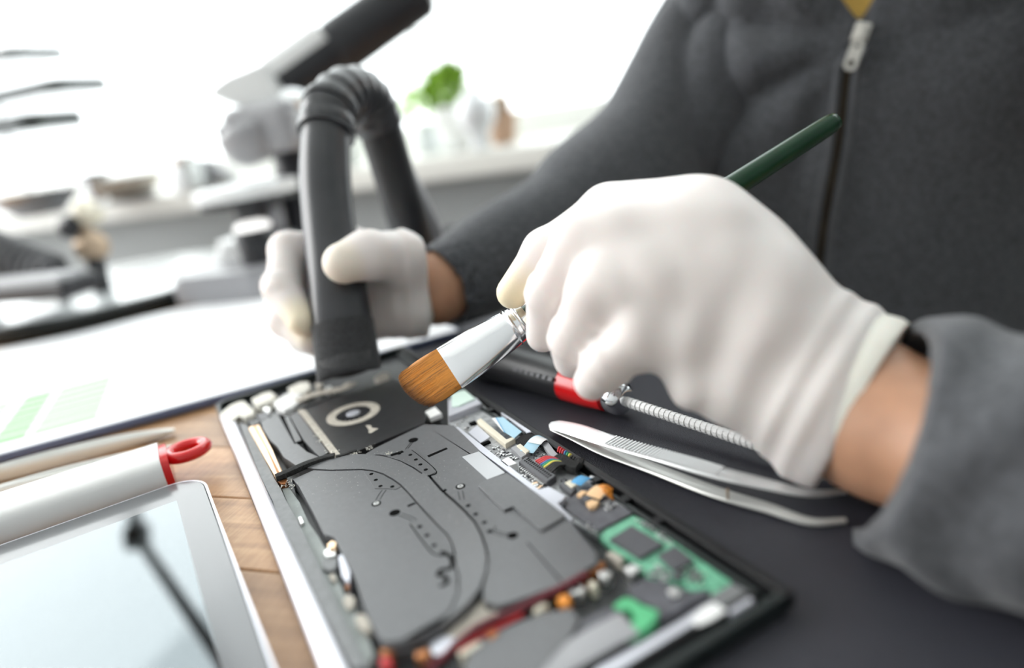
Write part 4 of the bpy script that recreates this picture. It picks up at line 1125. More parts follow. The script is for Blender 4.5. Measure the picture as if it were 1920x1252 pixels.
# ================================================================ PERSON
SP = np.array([.307, .62]); SA = np.array([-.937, .35]); FA = np.array([-.35, -.937])
def P2W(s, f, z): 
    q = SP + SA * s + FA * f
    return Vector((q[0], q[1], z))
person = thing('person', 'person in charcoal zip hoodie and white gloves, holding brush and hose', 'person', (SP[0], SP[1], -0.20))
pbase = np.array([SP[0], SP[1], -0.20])
SHR = (0.2232,0.6322,0.1746); ELR = (0.0951,0.5612,0.0696); WRR = (-0.0468,0.4469,0.0481)
SHL = (.440, .50, .205); ELL = (.285, .125, .062)
WRL = (0.1168,0.2233,0.0397)
def torso_d(X, shrink=0.0):
    q = X[..., :2] - SP; s = q @ SA; f = q @ FA; z = X[..., 2]
    w = np.interp(z, [-.2, 0, .12, .2, .3], [.135, .140, .150, .150, .145]) - shrink
    w = np.where(s < 0, w + .075, w)
    dd = np.interp(z, [-.2, 0, .15, .25], [.125, .125, .112, .095]) - shrink
    d = (np.sqrt((s / w) ** 2 + (f / dd) ** 2 + 1e-9) - 1) * dd
    top = (z - (.262 - shrink) + .30 * np.where(s < 0, -s * .6, s)) * .95
    d = -smin(-d, -top, .05)
    return np.maximum(d, -.19 - z), s, f, z
NZ = [(rng.uniform(-1, 1), rng.uniform(-1, 1), rng.uniform(-1, 1), rng.uniform(0, 6.28)) for _ in range(10)]
def wrinkle(X, freq, warp=.5):
    """irregular ridges"""
    o = 0
    for a, b, c, ph in NZ[:5]:
        v = (X[..., 0] * a + X[..., 1] * b + X[..., 2] * c) * freq + ph
        v2 = (X[..., 0] * c + X[..., 1] * a - X[..., 2] * b) * freq * .6 + ph * 2
        o = o + np.sin(v + 1.6 * np.sin(v2))
    return o / 5
def hoodie_f(X):
    d, s, f, z = torso_d(X)
    # diagonal drag folds from the zip to the right arm, vertical folds near the armpit
    rs, rz = s + .003, z - .155
    th = np.arctan2(rz, rs); rad = np.hypot(rs, rz)
    right = np.clip((s - .004) / .03, 0, 1)
    fold = .0150 * np.abs(np.sin(th * 4.2 + 9 * rad + .7)) ** .8 * np.clip(rad / .06, 0, 1) * np.clip((.17 - rad) / .08, 0, 1) * right
    fold += .0120 * np.abs(np.sin(s * 62 + z * 9 + 1.2 * np.sin(z * 22))) ** .8 * np.clip((s - .055) / .03, 0, 1) * np.clip((z + .05) / .1, 0, 1)
    fold += .0040 * wrinkle(X, 60) * np.clip((f + .02) / .05, 0, 1)
    fold += .0075 * np.abs(np.sin(th * 3.0 + 5 * rad)) * np.clip((-s - .02) / .05, 0, 1) * np.clip((z - .02) / .08, 0, 1)
    # placket: soft raised welt on both sides of the zip line
    zs = np.interp(z, [-.023, .062, .103, .145, .171], [.027, .016, .008, .003, -.006])
    welt = .0028 * np.exp(-((np.abs(s - zs) - .010) / .006) ** 2) * (f > 0) * np.clip((.19 - z) / .03, 0, 1)
    d = d - fold * .9 - welt
    # collar of the hood around the neck
    ring_r = .083 + .0 * z
    zc = .215 - .16 * np.clip(f, -.05, .12)
    dr = np.sqrt((np.sqrt(s ** 2 + (f * 1.05 - .0) ** 2) - ring_r) ** 2 + (z - zc - .025) ** 2) - .027 - .004 * np.sin(np.arctan2(s, f) * 9)
    d = smin(d, dr, .035)
    # opening above the slider
    wz = np.clip(z - .172, 0, None)
    cutv = np.abs(s + .006) - wz * .62
    cut = np.maximum(np.maximum(cutv, .172 - z), .02 - f)
    neck = cone_d(X, tuple(P2W(0, .03, .19)), tuple(P2W(0, .02, .42)), .052, .070)
    return np.maximum(np.maximum(d, -cut * .8), -neck)
def lo_hi(pts, m):
    a = np.array(pts); return a.min(0) - m, a.max(0) + m
def to_local(o, V):
    o.data.vertices.foreach_set('co', (V - pbase).astype(np.float32).ravel()); o.data.update()
corners = [tuple(P2W(s, f, z)) for s in (-.24, .17) for f in (-.14, .15) for z in (-.20, .31)]
lo, hi = lo_hi(corners, .01)
hoodie, V = blob('hoodie', hoodie_f, lo, hi, .0042, 'hoodie', person, 2)
to_local(hoodie, V)

def sleeve_r(X):
    d = smin(cone_d(X, SHR, ELR, .060, .050), cone_d(X, ELR, (-0.0435,0.4498,0.0475), .052, .0295), .03)
    u = np.array(ELR) - np.array(SHR); L = np.linalg.norm(u); u = u / L
    t = (X - np.array(SHR)) @ u
    ang = np.arctan2(X[..., 1] - SHR[1], X[..., 0] - SHR[0])
    long_f = .0150 * np.abs(np.sin(ang * 4.5 + 5 * t + .6 * np.sin(t * 30))) ** .8 * np.clip(1 - t / .22, 0, 1)
    d = d + .004 * np.clip(1 - t / .22, 0, 1) - long_f - .0045 * wrinkle(X, 55)
    a = np.array((-0.0435,0.4498,0.0475)); b = np.array(ELR); w = (b - a) / np.linalg.norm(b - a)
    h = (X - a) @ w
    d = np.maximum(d, -h)
    return np.maximum(d, -np.maximum(cone_d(X, tuple(a - w * .02), tuple(a + w * .035), .0255, .026), h - .03))
lo, hi = lo_hi([SHR, ELR, (-0.0435,0.4498,0.0475)], .075)
o, V = blob('sleeve', sleeve_r, lo, hi, .0030, 'hoodie', hoodie, 2)
o.data.vertices.foreach_set('co', (V - pbase).astype(np.float32).ravel())
SLP = [(0.1198,0.2106,0.0314), (0.1331,0.1946,0.0308), (0.1425,0.1738,0.0299), (.185, .115, .050), ELL, (.36, .28, .12), SHL]
SLR = [.0365, .0370, .0330, .040, .048, .056, .062]
def sleeve_l(X):
    d = 9.0
    for i in range(len(SLP) - 1):
        c = cone_d(X, SLP[i], SLP[i + 1], SLR[i], SLR[i + 1])
        d = c if i == 0 else smin(d, c, .02)
    a = np.array(SLP[0]); b = np.array(SLP[1]); w = (b - a) / np.linalg.norm(b - a)
    h = (X - a) @ w
    t = np.clip(h, 0, .2)
    d = d - .0034 * wrinkle(X, 65) * np.clip(h / .02, 0, 1) - .0014 * np.sin(h * 220 + 3 * np.sin(X[..., 2] * 60)) * np.clip(h / .02, 0, 1) * np.clip((.09 - h) / .05, 0, 1)
    c0 = np.array((0.1408,0.2354,0.0577)); c1 = np.array((0.1022,0.1978,0.0003)); c2 = np.array((0.1145,0.1838,0.0509))
    nn = np.cross(c1 - c0, c2 - c0); nn = nn / np.linalg.norm(nn)
    if nn @ (np.array(WRL) - c0) < 0: nn = -nn
    d = np.maximum(d, (X - c0) @ nn)
    inner = np.maximum(cone_d(X, tuple(a - w * .04), tuple(a + w * .07), .0345, .0340), h - .065)
    d = np.maximum(d, -inner)
    return np.maximum(d, .0016 - X[..., 2])
lo, hi = lo_hi(SLP[:4], .055)
def sl_near(X): return np.maximum(sleeve_l(X), (X[..., 0] - .235))
o, V = blob('sleeve', sl_near, lo, hi, .0016, 'hoodie', hoodie, 2)
o.data.vertices.foreach_set('co', (V - pbase).astype(np.float32).ravel())
def sl_far(X): return np.maximum(sleeve_l(X), .225 - X[..., 0])
lo, hi = lo_hi(SLP[3:], .075)
o, V = blob('sleeve_upper', sl_far, lo, hi, .0045, 'hoodie', hoodie, 2)
o.data.vertices.foreach_set('co', (V - pbase).astype(np.float32).ravel())

# the body under the clothes: one surface from head to hands
def body_f(X):
    d = torso_d(X, .016)[0]
    nk = cone_d(X, tuple(P2W(0, .0, .20)), tuple(P2W(0, .035, .335)), .050, .046)
    d = smin(d, nk, .03)
    hc = np.array(P2W(0, .055, .41)); q = X - hc
    s = q[..., :2] @ SA; f = q[..., :2] @ FA; z = q[..., 2]
    hd = (np.sqrt((s / .074) ** 2 + (f / .094) ** 2 + (z / .112) ** 2 + 1e-9) - 1) * .074
    nose = cone_d(X, tuple(P2W(0, .145, .42)), tuple(P2W(0, .163, .392)), .007, .011)
    for e in (-1, 1):
        hd = smin(hd, cone_d(X, tuple(P2W(e * .072, .05, .42)), tuple(P2W(e * .076, .045, .385)), .013, .009), .008)
        hd = np.maximum(hd, -cone_d(X, tuple(P2W(e * .032, .155, .418)), tuple(P2W(e * .033, .155, .417)), .014, .014))
    chin = cone_d(X, tuple(P2W(0, .10, .33)), tuple(P2W(0, .12, .325)), .032, .024)
    lips = cone_d(X, tuple(P2W(-.02, .146, .358)), tuple(P2W(.02, .146, .358)), .008, .008)
    hd = smin(smin(smin(hd, chin, .03), nose, .008), lips, .006)
    d = smin(d, hd, .025)
    for chain, rr in (([SHR, ELR, WRR, (-0.0587,0.446,0.0488)], [.046, .038, .0215, .0150]), (SLP[::-1][:4] + [SLP[2], (0.1201,0.2151,0.0324), WRL, (0.0989,0.2342,0.0572)], [.046, .046, .040, .032, .0262, .0236, .0195, .016])):
        for i in range(len(chain) - 1):
            d = smin(d, cone_d(X, chain[i], chain[i + 1], rr[i], rr[i + 1]), .012)
    return np.maximum(d, .0030 - X[..., 2] + np.where(np.hypot(X[..., 0] - .15, X[..., 1] - .2) < .12, 0, 9) * -1)
lo, hi = lo_hi(corners + [tuple(P2W(0, .2, .54)), SHR, ELR, WRR, SLP[2], SLP[3], WRL, (-0.0749,0.4322,0.061)], .05)
body, V = blob('body', body_f, lo, hi, .0040, 'skin', person, 3)
to_local(body, V)
def shirt_f(X): return np.maximum(torso_d(X, .011)[0], .02 - X[..., 2])
o, V = blob('shirt', shirt_f, *lo_hi(corners, .01), .006, 'shirt', person, 2)
to_local(o, V)
def hair_f(X):
    hc = np.array(P2W(0, .05, .418)); q = X - hc
    s = q[..., :2] @ SA; f = q[..., :2] @ FA; z = q[..., 2]
    d = (np.sqrt((s / .080) ** 2 + (f / .100) ** 2 + (z / .118) ** 2 + 1e-9) - 1) * .08
    return np.maximum(d, np.minimum(f - .055, .03 - z) - .0) + .0012 * wrinkle(X, 300)
M['hair'] = mat('hair_brown', (0.045, 0.028, 0.018), .5)
o, V = blob('hair', hair_f, *lo_hi([tuple(P2W(s, f, z)) for s in (-.1, .1) for f in (-.09, .16) for z in (.28, .55)], .0), .005, 'hair', person, 2)
to_local(o, V)
pv = lambda p: Vector(p) - Vector(pbase)
for e in (-1, 1):
    lathe('eye', [(.0, -.009), (.008, -.004), (.0098, 0), (.008, .006), (.0, .0098)], pv(P2W(e * .032, .131, .418)), 'pot_white', person, 16, axis=(FA[0], FA[1], 0))

# zip: tape, teeth, slider and pull, following the hoodie's front
def front_at(s, z):
    X = np.array([[*(SP + SA * s + FA * f), z] for f in np.arange(.16, .05, -.0006)])
    D = hoodie_f(X); k = np.argmax(D < 0)
    return X[k]
zl = [(-0.0035,0.1106,0.1543), (0.0028,0.1118,0.1447), (0.0057,0.113,0.1252), (0.0084,0.1148,0.1034), (0.0122,0.1172,0.0812), (0.0161,0.1185,0.0623), (0.0201,0.1203,0.039), (0.0221,0.121,0.0229), (0.0244,0.1226,-0.0017), (0.0265,0.1219,-0.0234)]
zp = []
for s, f, z in zl:
    c = front_at(s, z); a = front_at(s - .014, z); b = front_at(s + .014, z)
    zp.append(Vector(c) if True else None)
FV = Vector((FA[0], FA[1], 0)); SV = Vector((SA[0], SA[1], 0))
zpath = smooth_path([p + FV * .0012 for p in zp], 6)
zipo = tube('zip_tape', [pv(p) for p in zpath], [(.0015, .0021)] * len(zpath), 'hole', hoodie, 10, up=tuple(FV), shape=.5)
tb_ = bmesh.new()
for i in range(0, 200):
    t = i / 199 * (len(zpath) - 1); k = min(int(t), len(zpath) - 2)
    p = Vector(zpath[k]).lerp(Vector(zpath[k + 1]), t - k) + FV * .0014
    box_bm(pv(p + SV * (.0007 if i % 2 else -.0007)), (.0020, .0016, .0007), rot=Matrix((SV, FV, SV.cross(FV))).transposed(), bm=tb_)
from_bm('zip_teeth', tb_, 'zip_teeth', hoodie)
for e in (-1, 1):                                              # stitched placket edges
    q = [pv(Vector(front_at(s + e * .0062, z)) + FV * .0003) for s, f, z in zl]
    tube('placket_edge', smooth_path(q, 6), [(.0020, .0030)] * (6 * (len(q) - 1) + 1), 'seam', hoodie, 10, up=tuple(FV))
zt = Vector(front_at(*[(-0.0071,0.1082,0.1702)[0], (-0.0071,0.1082,0.1702)[2]])) + FV * .004
zb = Vector(front_at(*[(0.0027,0.1115,0.1457)[0], (0.0027,0.1115,0.1457)[2]])) + FV * .007
zx = (zb - zt).normalized(); zn = (FV - zx * FV.dot(zx)).normalized(); zy = zx.cross(zn)
RZ = Matrix((zx, zy, zn)).transposed()
sl = box('zip_slider', pv(zt + zx * .005), (.0135, .0105, .0062), 'zip_metal', hoodie, .0014, RZ)
box('bridge', pv(zt + zx * .006 + zn * .004), (.010, .0042, .003), 'zip_metal', sl, .001, RZ)
bm = bmesh.new()
out = rrect(.0115, -.0044, .0325, .0044, .0040, 5)
hol1 = disc((.0155, 0), .0017, 12); hol2 = disc((.0275, 0), .0028, 14, ry=.0022)
top = [bm.verts.new((x, y, .0008)) for x, y in out]
es = [bm.edges.new((top[i], top[(i + 1) % len(top)])) for i in range(len(top))]
for h in (hol1, hol2):
    hv = [bm.verts.new((x, y, .0008)) for x, y in h]
    es += [bm.edges.new((hv[i], hv[(i + 1) % len(hv)])) for i in range(len(hv))]
bmesh.ops.triangle_fill(bm, edges=es, use_beauty=True)
r = bmesh.ops.extrude_face_region(bm, geom=bm.faces[:])
bmesh.ops.translate(bm, vec=(0, 0, -.0017), verts=[v for v in r['geom'] if isinstance(v, bmesh.types.BMVert)])
bmesh.ops.transform(bm, matrix=Matrix.Translation(pv(zt + zn * .004)) @ RZ.to_4x4(), verts=bm.verts[:])
tag(from_bm('zip_pull', bm, 'zip_metal', sl), 'worn light metal zip pull')

# ---------------------------------------------------------------- gloves
def fingers(chains):
    """list of (points, radii) -> distance per finger"""
    def f(X):
        out = []
        for pts, rr in chains:
            d = None
            for i in range(len(pts) - 1):
                c = cone_d(X, pts[i], pts[i + 1], rr[i], rr[i + 1])
                d = c if d is None else smin(d, c, .004)
            out.append(d)
        return out
    return f
def glove(name, chains, palm, cuff, tips, h=.0012, tipr=.017, palmk=.014, joint=()):
    ff = fingers(chains)
    ca, cb, cr = cuff
    a = np.array(ca); w = np.array(cb) - a; w = w / np.linalg.norm(w)
    def func(X):
        d = None
        for p0, p1, r0, r1 in palm:
            c = cone_d(X, p0, p1, r0, r1)
            d = c if d is None else smin(d, c, palmk)
        fd = None
        for i, g in enumerate(ff(X)):
            fd = g if fd is None else smin(fd, g, .0016)
        d = smin(d, fd, .0075)
        for jp, jd, amp, fr, win in joint:                         # creases across bent joints
            q = X - np.array(jp); rr = np.linalg.norm(q, axis=-1)
            d = d + amp * np.sin((q @ np.array(jd)) * fr) * np.exp(-(rr / win) ** 2)
        d = d - .00055 * wrinkle(X, 170) - .0006 * wrinkle(X[..., [1, 2, 0]], 85)
        h_ = (X - a) @ w
        d = d - .0011 * np.exp(-((h_ + .012) / .003) ** 2) - .0009 * np.exp(-((h_ + .021) / .0025) ** 2)
        return np.maximum(d, h_)
    pts = [p for c, _ in chains for p in c] + [q for p in palm for q in p[:2]] + [ca]
    lo, hi = lo_hi(pts, .032)
    o, V = blob(name, func, lo, hi, h, 'glove', person, 2)
    T = np.zeros(len(V))
    for t, rad in tips:
        T = np.maximum(T, np.clip(1.5 - np.linalg.norm(V - np.array(t), axis=1) / rad, 0, 1))
    at = o.data.attributes.new('tip', 'FLOAT', 'POINT'); at.data.foreach_set('value', T.astype(np.float32))
    to_local(o, V)
    # rolled cuff: a soft band at the open end
    return o
def mixp(a, b, t): return tuple(Vector(a).lerp(Vector(b), t))
def unit(a, b):
    d = Vector(b) - Vector(a); d.normalize(); return tuple(d)

# glove on the brush hand (the person's left)
I = [(0.0799,0.2663,0.1007), (0.0465,0.2833,0.1078), (0.0195,0.2926,0.0942), (0.0033,0.2946,0.0778)]
Mi = [(0.0788,0.256,0.095), (0.032,0.2646,0.1019), (0.0177,0.2745,0.0806), (0.0132,0.2806,0.0608)]
Ri = [(0.0752,0.2476,0.082), (0.0337,0.2493,0.0842), (0.0239,0.2551,0.0665), (0.0226,0.262,0.0553)]
Li = [(0.0751,0.2406,0.067), (0.0456,0.237,0.0689), (0.0326,0.2401,0.0591), (0.0271,0.2439,0.0516)]
Th = [(0.1046,0.2526,0.0522), (0.0773,0.2862,0.065), (0.041,0.3054,0.0657), (0.0135,0.3081,0.0612)]
WU = (0.1051,0.2212,0.0269); WRad = (0.1208,0.2349,0.0496); WM = (0.1124,0.2252,0.0392)
glove('glove', [(I, [.0112, .0108, .0094, .0072]), (Mi, [.0128, .0112, .0094, .0070]), (Ri, [.0126, .0116, .0098, .0080]), (Li, [.0112, .0098, .0086, .0070]), (Th, [.015, .013, .0115, .009])],
      [(WRad, I[0], .0150, .0112), (WM, Mi[0], .0200, .0150), (WM, Ri[0], .0200, .0150), (WU, Li[0], .0150, .0125), ((0.0991,0.2225,0.0373), (0.0676,0.2327,0.0509), .0165, .0140), (WRad, WU, .0160, .0150), (Th[0], WM, .016, .020), (I[0], Mi[0], .0125, .0130), (Mi[0], Ri[0], .013, .013), (Ri[0], Li[0], .013, .0125), (Th[0], I[0], .012, .011), (mixp(I[0], I[1], .35), mixp(Mi[0], Mi[1], .35), .0118, .0128), (mixp(I[0], I[1], .72), mixp(Mi[0], Mi[1], .72), .0112, .0118), (mixp(Mi[0], Mi[1], .35), mixp(Ri[0], Ri[1], .35), .0130, .0130), (mixp(Mi[0], Mi[1], .76), mixp(Ri[0], Ri[1], .76), .0118, .0120), (mixp(Ri[0], Ri[1], .35), mixp(Li[0], Li[1], .35), .0128, .0112), (mixp(Ri[0], Ri[1], .7), mixp(Li[0], Li[1], .62), .0116, .0100), (mixp(WM, Mi[0], .6), mixp(WM, Ri[0], .6), .019, .019), (mixp(WRad, I[0], .7), mixp(WM, Mi[0], .7), .0150, .0170)],
      ((0.1199,0.221,0.0377), (0.1298,0.2124,0.0321), 0), [(I[3], .0135)],
      joint=[(Mi[2], unit(Mi[1], Mi[2]), .0006, 900, .012), (Ri[2], unit(Ri[1], Ri[2]), .0006, 900, .012), (Li[2], unit(Li[1], Li[2]), .0005, 900, .012), ((0.0629,0.2237,0.0669), (.78, .1, -.62), .0007, 330, .026), ((0.0887,0.2272,0.0713), (.70, .1, -.70), .0008, 260, .03), ((0.0445,0.2443,0.0817), (.9, 0, .4), .0007, 420, .016), ((0.0589,0.2212,0.0464), (.95, 0, -.3), .0009, 380, .02)])
ca = Vector((0.1112,0.2283,0.0423)); cb = Vector((0.1197,0.22,0.0379))
cx = (cb - ca).normalized(); cw = Vector((0.0979,0.2121,0.0216)) - Vector((0.1341,0.237,0.0625)); cw = (cw - cx * cw.dot(cx)).normalized()
P = [ca.lerp(cb, t) for t in (0, .2, .5, .8, 1, 1.0)]
tube('cuff', [pv(p) for p in P], [(r[1], r[0]) for r in ((.0285, .0225), (.0308, .0252), (.0318, .0262), (.0322, .0266), (.0316, .0260), (.0240, .0195))], 'cuff', person, 40, up=tuple(cx.cross(cw)))

# glove on the hose hand (the person's right)
I2 = [(-0.0977,0.4515,0.0816), (-0.1311,0.4393,0.0893), (-0.1324,0.4145,0.0713), (-0.1206,0.3962,0.0538)]
M2 = [(-0.0978,0.45,0.064), (-0.1421,0.4407,0.068), (-0.1367,0.4201,0.0499), (-0.1208,0.404,0.0392)]
R2 = [(-0.0954,0.4443,0.0468), (-0.1395,0.4386,0.0484), (-0.1307,0.4262,0.0363), (-0.1106,0.4112,0.0291)]
L2 = [(-0.0879,0.439,0.0368), (-0.1239,0.4405,0.0349), (-0.1163,0.4298,0.0279), (-0.103,0.4206,0.0256)]
T2 = [(-0.0543,0.4359,0.0596), (-0.0595,0.4207,0.0775), (-0.0751,0.4002,0.0855), (-0.0875,0.3904,0.0846)]
glove('glove', [(I2, [.0128, .0118, .0108, .0084]), (M2, [.0128, .0115, .0105, .0086]), (R2, [.012, .011, .010, .0086]), (L2, [.011, .010, .009, .008]), (T2, [.0155, .0152, .0142, .0118])],
      [((-0.0552,0.4456,0.0538), I2[0], .017, .014), ((-0.0563,0.4458,0.0481), M2[0], .020, .015), ((-0.057,0.4445,0.0441), R2[0], .019, .015), ((-0.0591,0.4414,0.0409), L2[0], .016, .0125), ((-0.052,0.4473,0.0525), (-0.0554,0.4441,0.0429), .0205, .0195), (T2[0], (-0.0564,0.4456,0.0474), .0155, .018), (T2[1], I2[0], .012, .012)],
      ((-0.0545,0.4458,0.0481), (-0.0373,0.4505,0.0463), 0), [(I2[3], .012), (T2[3], .0105)], h=.0014,
      joint=[(I2[2], unit(I2[1], I2[2]), .0005, 800, .013), (T2[2], unit(T2[1], T2[2]), .0004, 800, .013), (T2[0], (.9, 0, .3), .0009, 420, .02)])
ca = Vector((-0.0606,0.444,0.0489)); cb = Vector((-0.0526,0.4467,0.0476))
cx = (cb - ca).normalized(); cw = Vector((-0.0586,0.4378,0.0235)) - Vector((-0.0462,0.4539,0.0729)); cw = (cw - cx * cw.dot(cx)).normalized()
tube('cuff', [pv(ca.lerp(cb, t)) for t in (0, .3, .7, 1, 1)], [(r[1], r[0]) for r in ((.0232, .0222), (.0242, .0232), (.0246, .0236), (.0244, .0234), (.0205, .0195))], 'cuff', person, 36, up=tuple(cx.cross(cw)))

# ================================================================ BACKGROUND: microscope
mb = Vector((-0.2769,0.7684,0))
mic = thing('microscope', 'grey and white microscope with black eyepiece tube standing behind the clipboard', 'microscope', mb)
def mp(*a): return Vector(a) - mb
xr = V3(.96, -.27, 0).normalized(); yf = V3(.27, .96, 0).normalized()
RM = Matrix((xr, yf, V3(0, 0, 1))).transposed()
bm = prism_bm(rrect(-.062, -.062, .062, .10, .022), .001, .036, .010)
bmesh.ops.transform(bm, matrix=RM.to_4x4(), verts=bm.verts[:])
from_bm('base', bm, 'scope_grey', mic)
bm = prism_bm(rrect(-.044, .00, .044, .085, .018), .036, .058, .012)
bmesh.ops.transform(bm, matrix=RM.to_4x4(), verts=bm.verts[:])
from_bm('base_step', bm, 'scope_white', mic)
il = mp(*(-0.2547,0.7509,0.0546))
lathe('lamp_housing', [(.020, -.034), (.021, .014), (.0195, .017)], il, 'scope_black', mic, 28)
lathe('lamp_lens', [(.0185, .016), (.0185, .021), (.014, .0245), (.006, .026)], il, 'lit_lens', mic, 28)
arm_pts = [mp(*(-0.2212,0.7957,0.0146)), mp(*(-0.2236,0.8093,0.0562)), mp(*(-0.2229,0.8227,0.0975)), mp(*(-0.2184,0.834,0.1322)), mp(*(-0.2255,0.8421,0.1569))]
tube('limb', smooth_path(arm_pts, 5), [(.016, .020)] * 21, 'scope_black', mic, 16, up=tuple(yf), shape=.6)
lathe('focus_knob', [(.012, 0), (.021, .001), (.022, .012), (.019, .016), (.012, .017)], mp(*(-0.2302,0.7902,0.0785)), 'scope_grey', mic, 26, axis=tuple(-xr - yf * .5))
st = mp(*(-0.257,0.7691,0.1105))
bm = prism_bm(rrect(-.052, -.052, .052, .052, .045), -.006, .006, .003)
bmesh.ops.transform(bm, matrix=Matrix.Translation(st) @ RM.to_4x4(), verts=bm.verts[:])
from_bm('stage', bm, 'scope_white', mic)
bm = prism_bm(rrect(-.047, -.047, .047, .047, .040), -.013, -.006, 0)
bmesh.ops.transform(bm, matrix=Matrix.Translation(st) @ RM.to_4x4(), verts=bm.verts[:])
from_bm('stage_underside', bm, 'scope_black', mic)
lathe('condenser', [(.016, -.034), (.018, -.028), (.018, -.013)], st, 'scope_black', mic, 22)
box('stage_clip', st + V3(.012, -.012, .009), (.05, .006, .003), 'chrome', mic, .001, RM)
hd = mp(*(-0.2242,0.8093,0.1694))
lathe('nosepiece', [(.016, -.024), (.026, -.018), (.032, -.006), (.033, .008), (.026, .016)], mp(*(-0.2457,0.7908,0.1608)), 'scope_grey', mic, 28, axis=(-.25, .1, 1))
for k, tq in enumerate(((-0.2777,0.7841,0.1726), (-0.2708,0.7763,0.1486), (-0.2446,0.7736,0.1403))):
    tp = mp(*tq); d = (mp(*(-0.2386,0.7965,0.1719)) - tp).normalized()
    ob = lathe('objective', [(.004, 0), (.007, .003), (.0095, .010), (.0115, .012), (.0115, .024), (.0125, .025), (.0125, .034), (.010, .036)], tp, 'scope_dark', mic, 20, axis=d)
    lathe('objective_ring', [(.0117, .0), (.0122, .0005), (.0122, .0035), (.0117, .004)], tp + d * .0145, 'scope_black', ob, 20, axis=d)
    lathe('objective_ring', [(.0127, .0), (.0131, .0005), (.0131, .003), (.0127, .0035)], tp + d * .0275, 'bronze' if k == 1 else 'scope_black', ob, 20, axis=d)
bm = box_bm((0, 0, 0), (.085, .075, .052), .014, bm=None, seg=4)
bmesh.ops.transform(bm, matrix=Matrix.Translation(hd) @ RM.to_4x4(), verts=bm.verts[:])
from_bm('head', bm, 'scope_grey', mic)
# prism housing: wedge, and the slanted eyepiece tube
ta0, ta1 = mp(*(-0.2108,0.8331,0.21)), mp(*(-0.041,0.8873,0.2957))
td = (ta1 - ta0).normalized()
bm = bmesh.new()
quadp = [mp(*q) for q in ((-0.2826,0.8155,0.2141), (-0.2642,0.8193,0.2259), (-0.2153,0.8231,0.2375), (-0.1953,0.8069,0.1876), (-0.2035,0.8047,0.181), (-0.2592,0.8107,0.1994))]
a_ = [bm.verts.new(q - yf * .012) for q in quadp]; b_ = [bm.verts.new(q + yf * .045) for q in quadp]
bm.faces.new(a_); bm.faces.new(b_[::-1])
for i in range(6): bm.faces.new((a_[i], b_[i], b_[(i + 1) % 6], a_[(i + 1) % 6]))
bmesh.ops.recalc_face_normals(bm, faces=bm.faces[:])
bmesh.ops.bevel(bm, geom=bm.edges[:], offset=.004, segments=2, affect='EDGES')
from_bm('prism_housing', bm, 'scope_white', mic)
tl = (ta1 - ta0).length
ey = tube('eyepiece_tube', [ta0, ta0.lerp(ta1, .36), ta0.lerp(ta1, .37), ta0.lerp(ta1, .40), ta0.lerp(ta1, .97), ta1], [.0250, .0250, .0285, .0305, .0305, .026], 'scope_black', mic, 30, angle=30)
slv = ta0.lerp(ta1, .0) + V3(-.006, 0, .010)
tube('tube_sleeve', [slv, slv.lerp(ta1 + V3(-.006, 0, .010), .36)], [.0235, .0235], 'scope_white', mic, 30)
lathe('eye_lens', [(.020, 0), (.020, .004), (.010, .006)], ta1, 'lens', ey, 24, axis=td)
lathe('thumb_screw', [(.008, 0), (.0125, .002), (.0125, .010), (.009, .012)], mp(*(-0.1915,0.7955,0.1914)), 'chrome', mic, 20, axis=(.2, -.6, .75))

# ---- round stand with clamps
dsk = Vector((-0.4877, 0.8613, 0))
std = thing('soldering_stand', 'large round grey stand with dark rim holding coiled holder and brass clamp', 'stand', dsk)
tag(lathe('base_disc', [(.166, .001), (.173, .004), (.1745, .012), (.1735, .019), (.170, .0205)], (0, 0, 0), 'rim', std, 72), 'dark rimmed base')
lathe('top_plate', [(.1695, .0205), (.169, .0216), (.164, .0219)], (0, 0, 0), 'base_grey', std, 72)
def sp(*a): return Vector(a) - dsk
V = []
coil = []
c0_, c1x = sp(*(-0.603,0.8201,0.0896)), sp(*(-0.4951,0.7857,0.0485))
axis = (c1x - c0_); sx = axis.normalized(); su = sx.cross(V3(0, 0, 1)).normalized(); sv = sx.cross(su)
for i in range(260):
    t = i / 259
    r = .030 - .010 * t
    a = t * 2 * math.pi * 12
    coil.append(c0_ + axis * t + su * r * math.cos(a) + sv * r * math.sin(a) + V3(0, 0, .004))
tube('coil', coil, .0034, 'scope_dark', std, 6)
tube('coil_foot', [c0_ + V3(0, 0, -.02), Vector((c0_.x, c0_.y, .021))], .007, 'scope_black', std, 12)
tube('coil_foot', [c1x + V3(0, 0, -.014), Vector((c1x.x, c1x.y, .021))], .006, 'scope_black', std, 12)
box('tray', sp(*(-0.4632,0.6929,0.0544)), (.14, .045, .018), 'scope_black', std, .006, Matrix.Rotation(-.35, 3, 'Z'))
box('sponge', sp(*(-0.4646,0.6953,0.0617)), (.12, .034, .010), 'scope_grey', std, .004, Matrix.Rotation(-.35, 3, 'Z'))
j0 = sp(*(-0.4617,0.8074,0.0507)); j0.z = .021
j1, j2, j3 = sp(*(-0.4617,0.8147,0.0731)), sp(*(-0.4732,0.8215,0.0937)), sp(*(-0.4598,0.827,0.1106))
tube('clamp_post', [j0, sp(*(-0.4608,0.8116,0.0635))], .010, 'scope_black', std, 14)
lathe('clamp_joint', [(.006, -.012), (.016, -.010), (.019, 0), (.016, .010), (.006, .012)], j1, 'bronze', std, 20, axis=(1, -.4, .2))
tube('clamp_arm', [j1, j2, j3], [.010, .012, .009], 'bronze', std, 12)
lathe('clamp_knob', [(.006, -.010), (.015, -.008), (.017, 0), (.014, .009), (.006, .011)], j3, 'cream', std, 20, axis=(.5, -.3, .8))
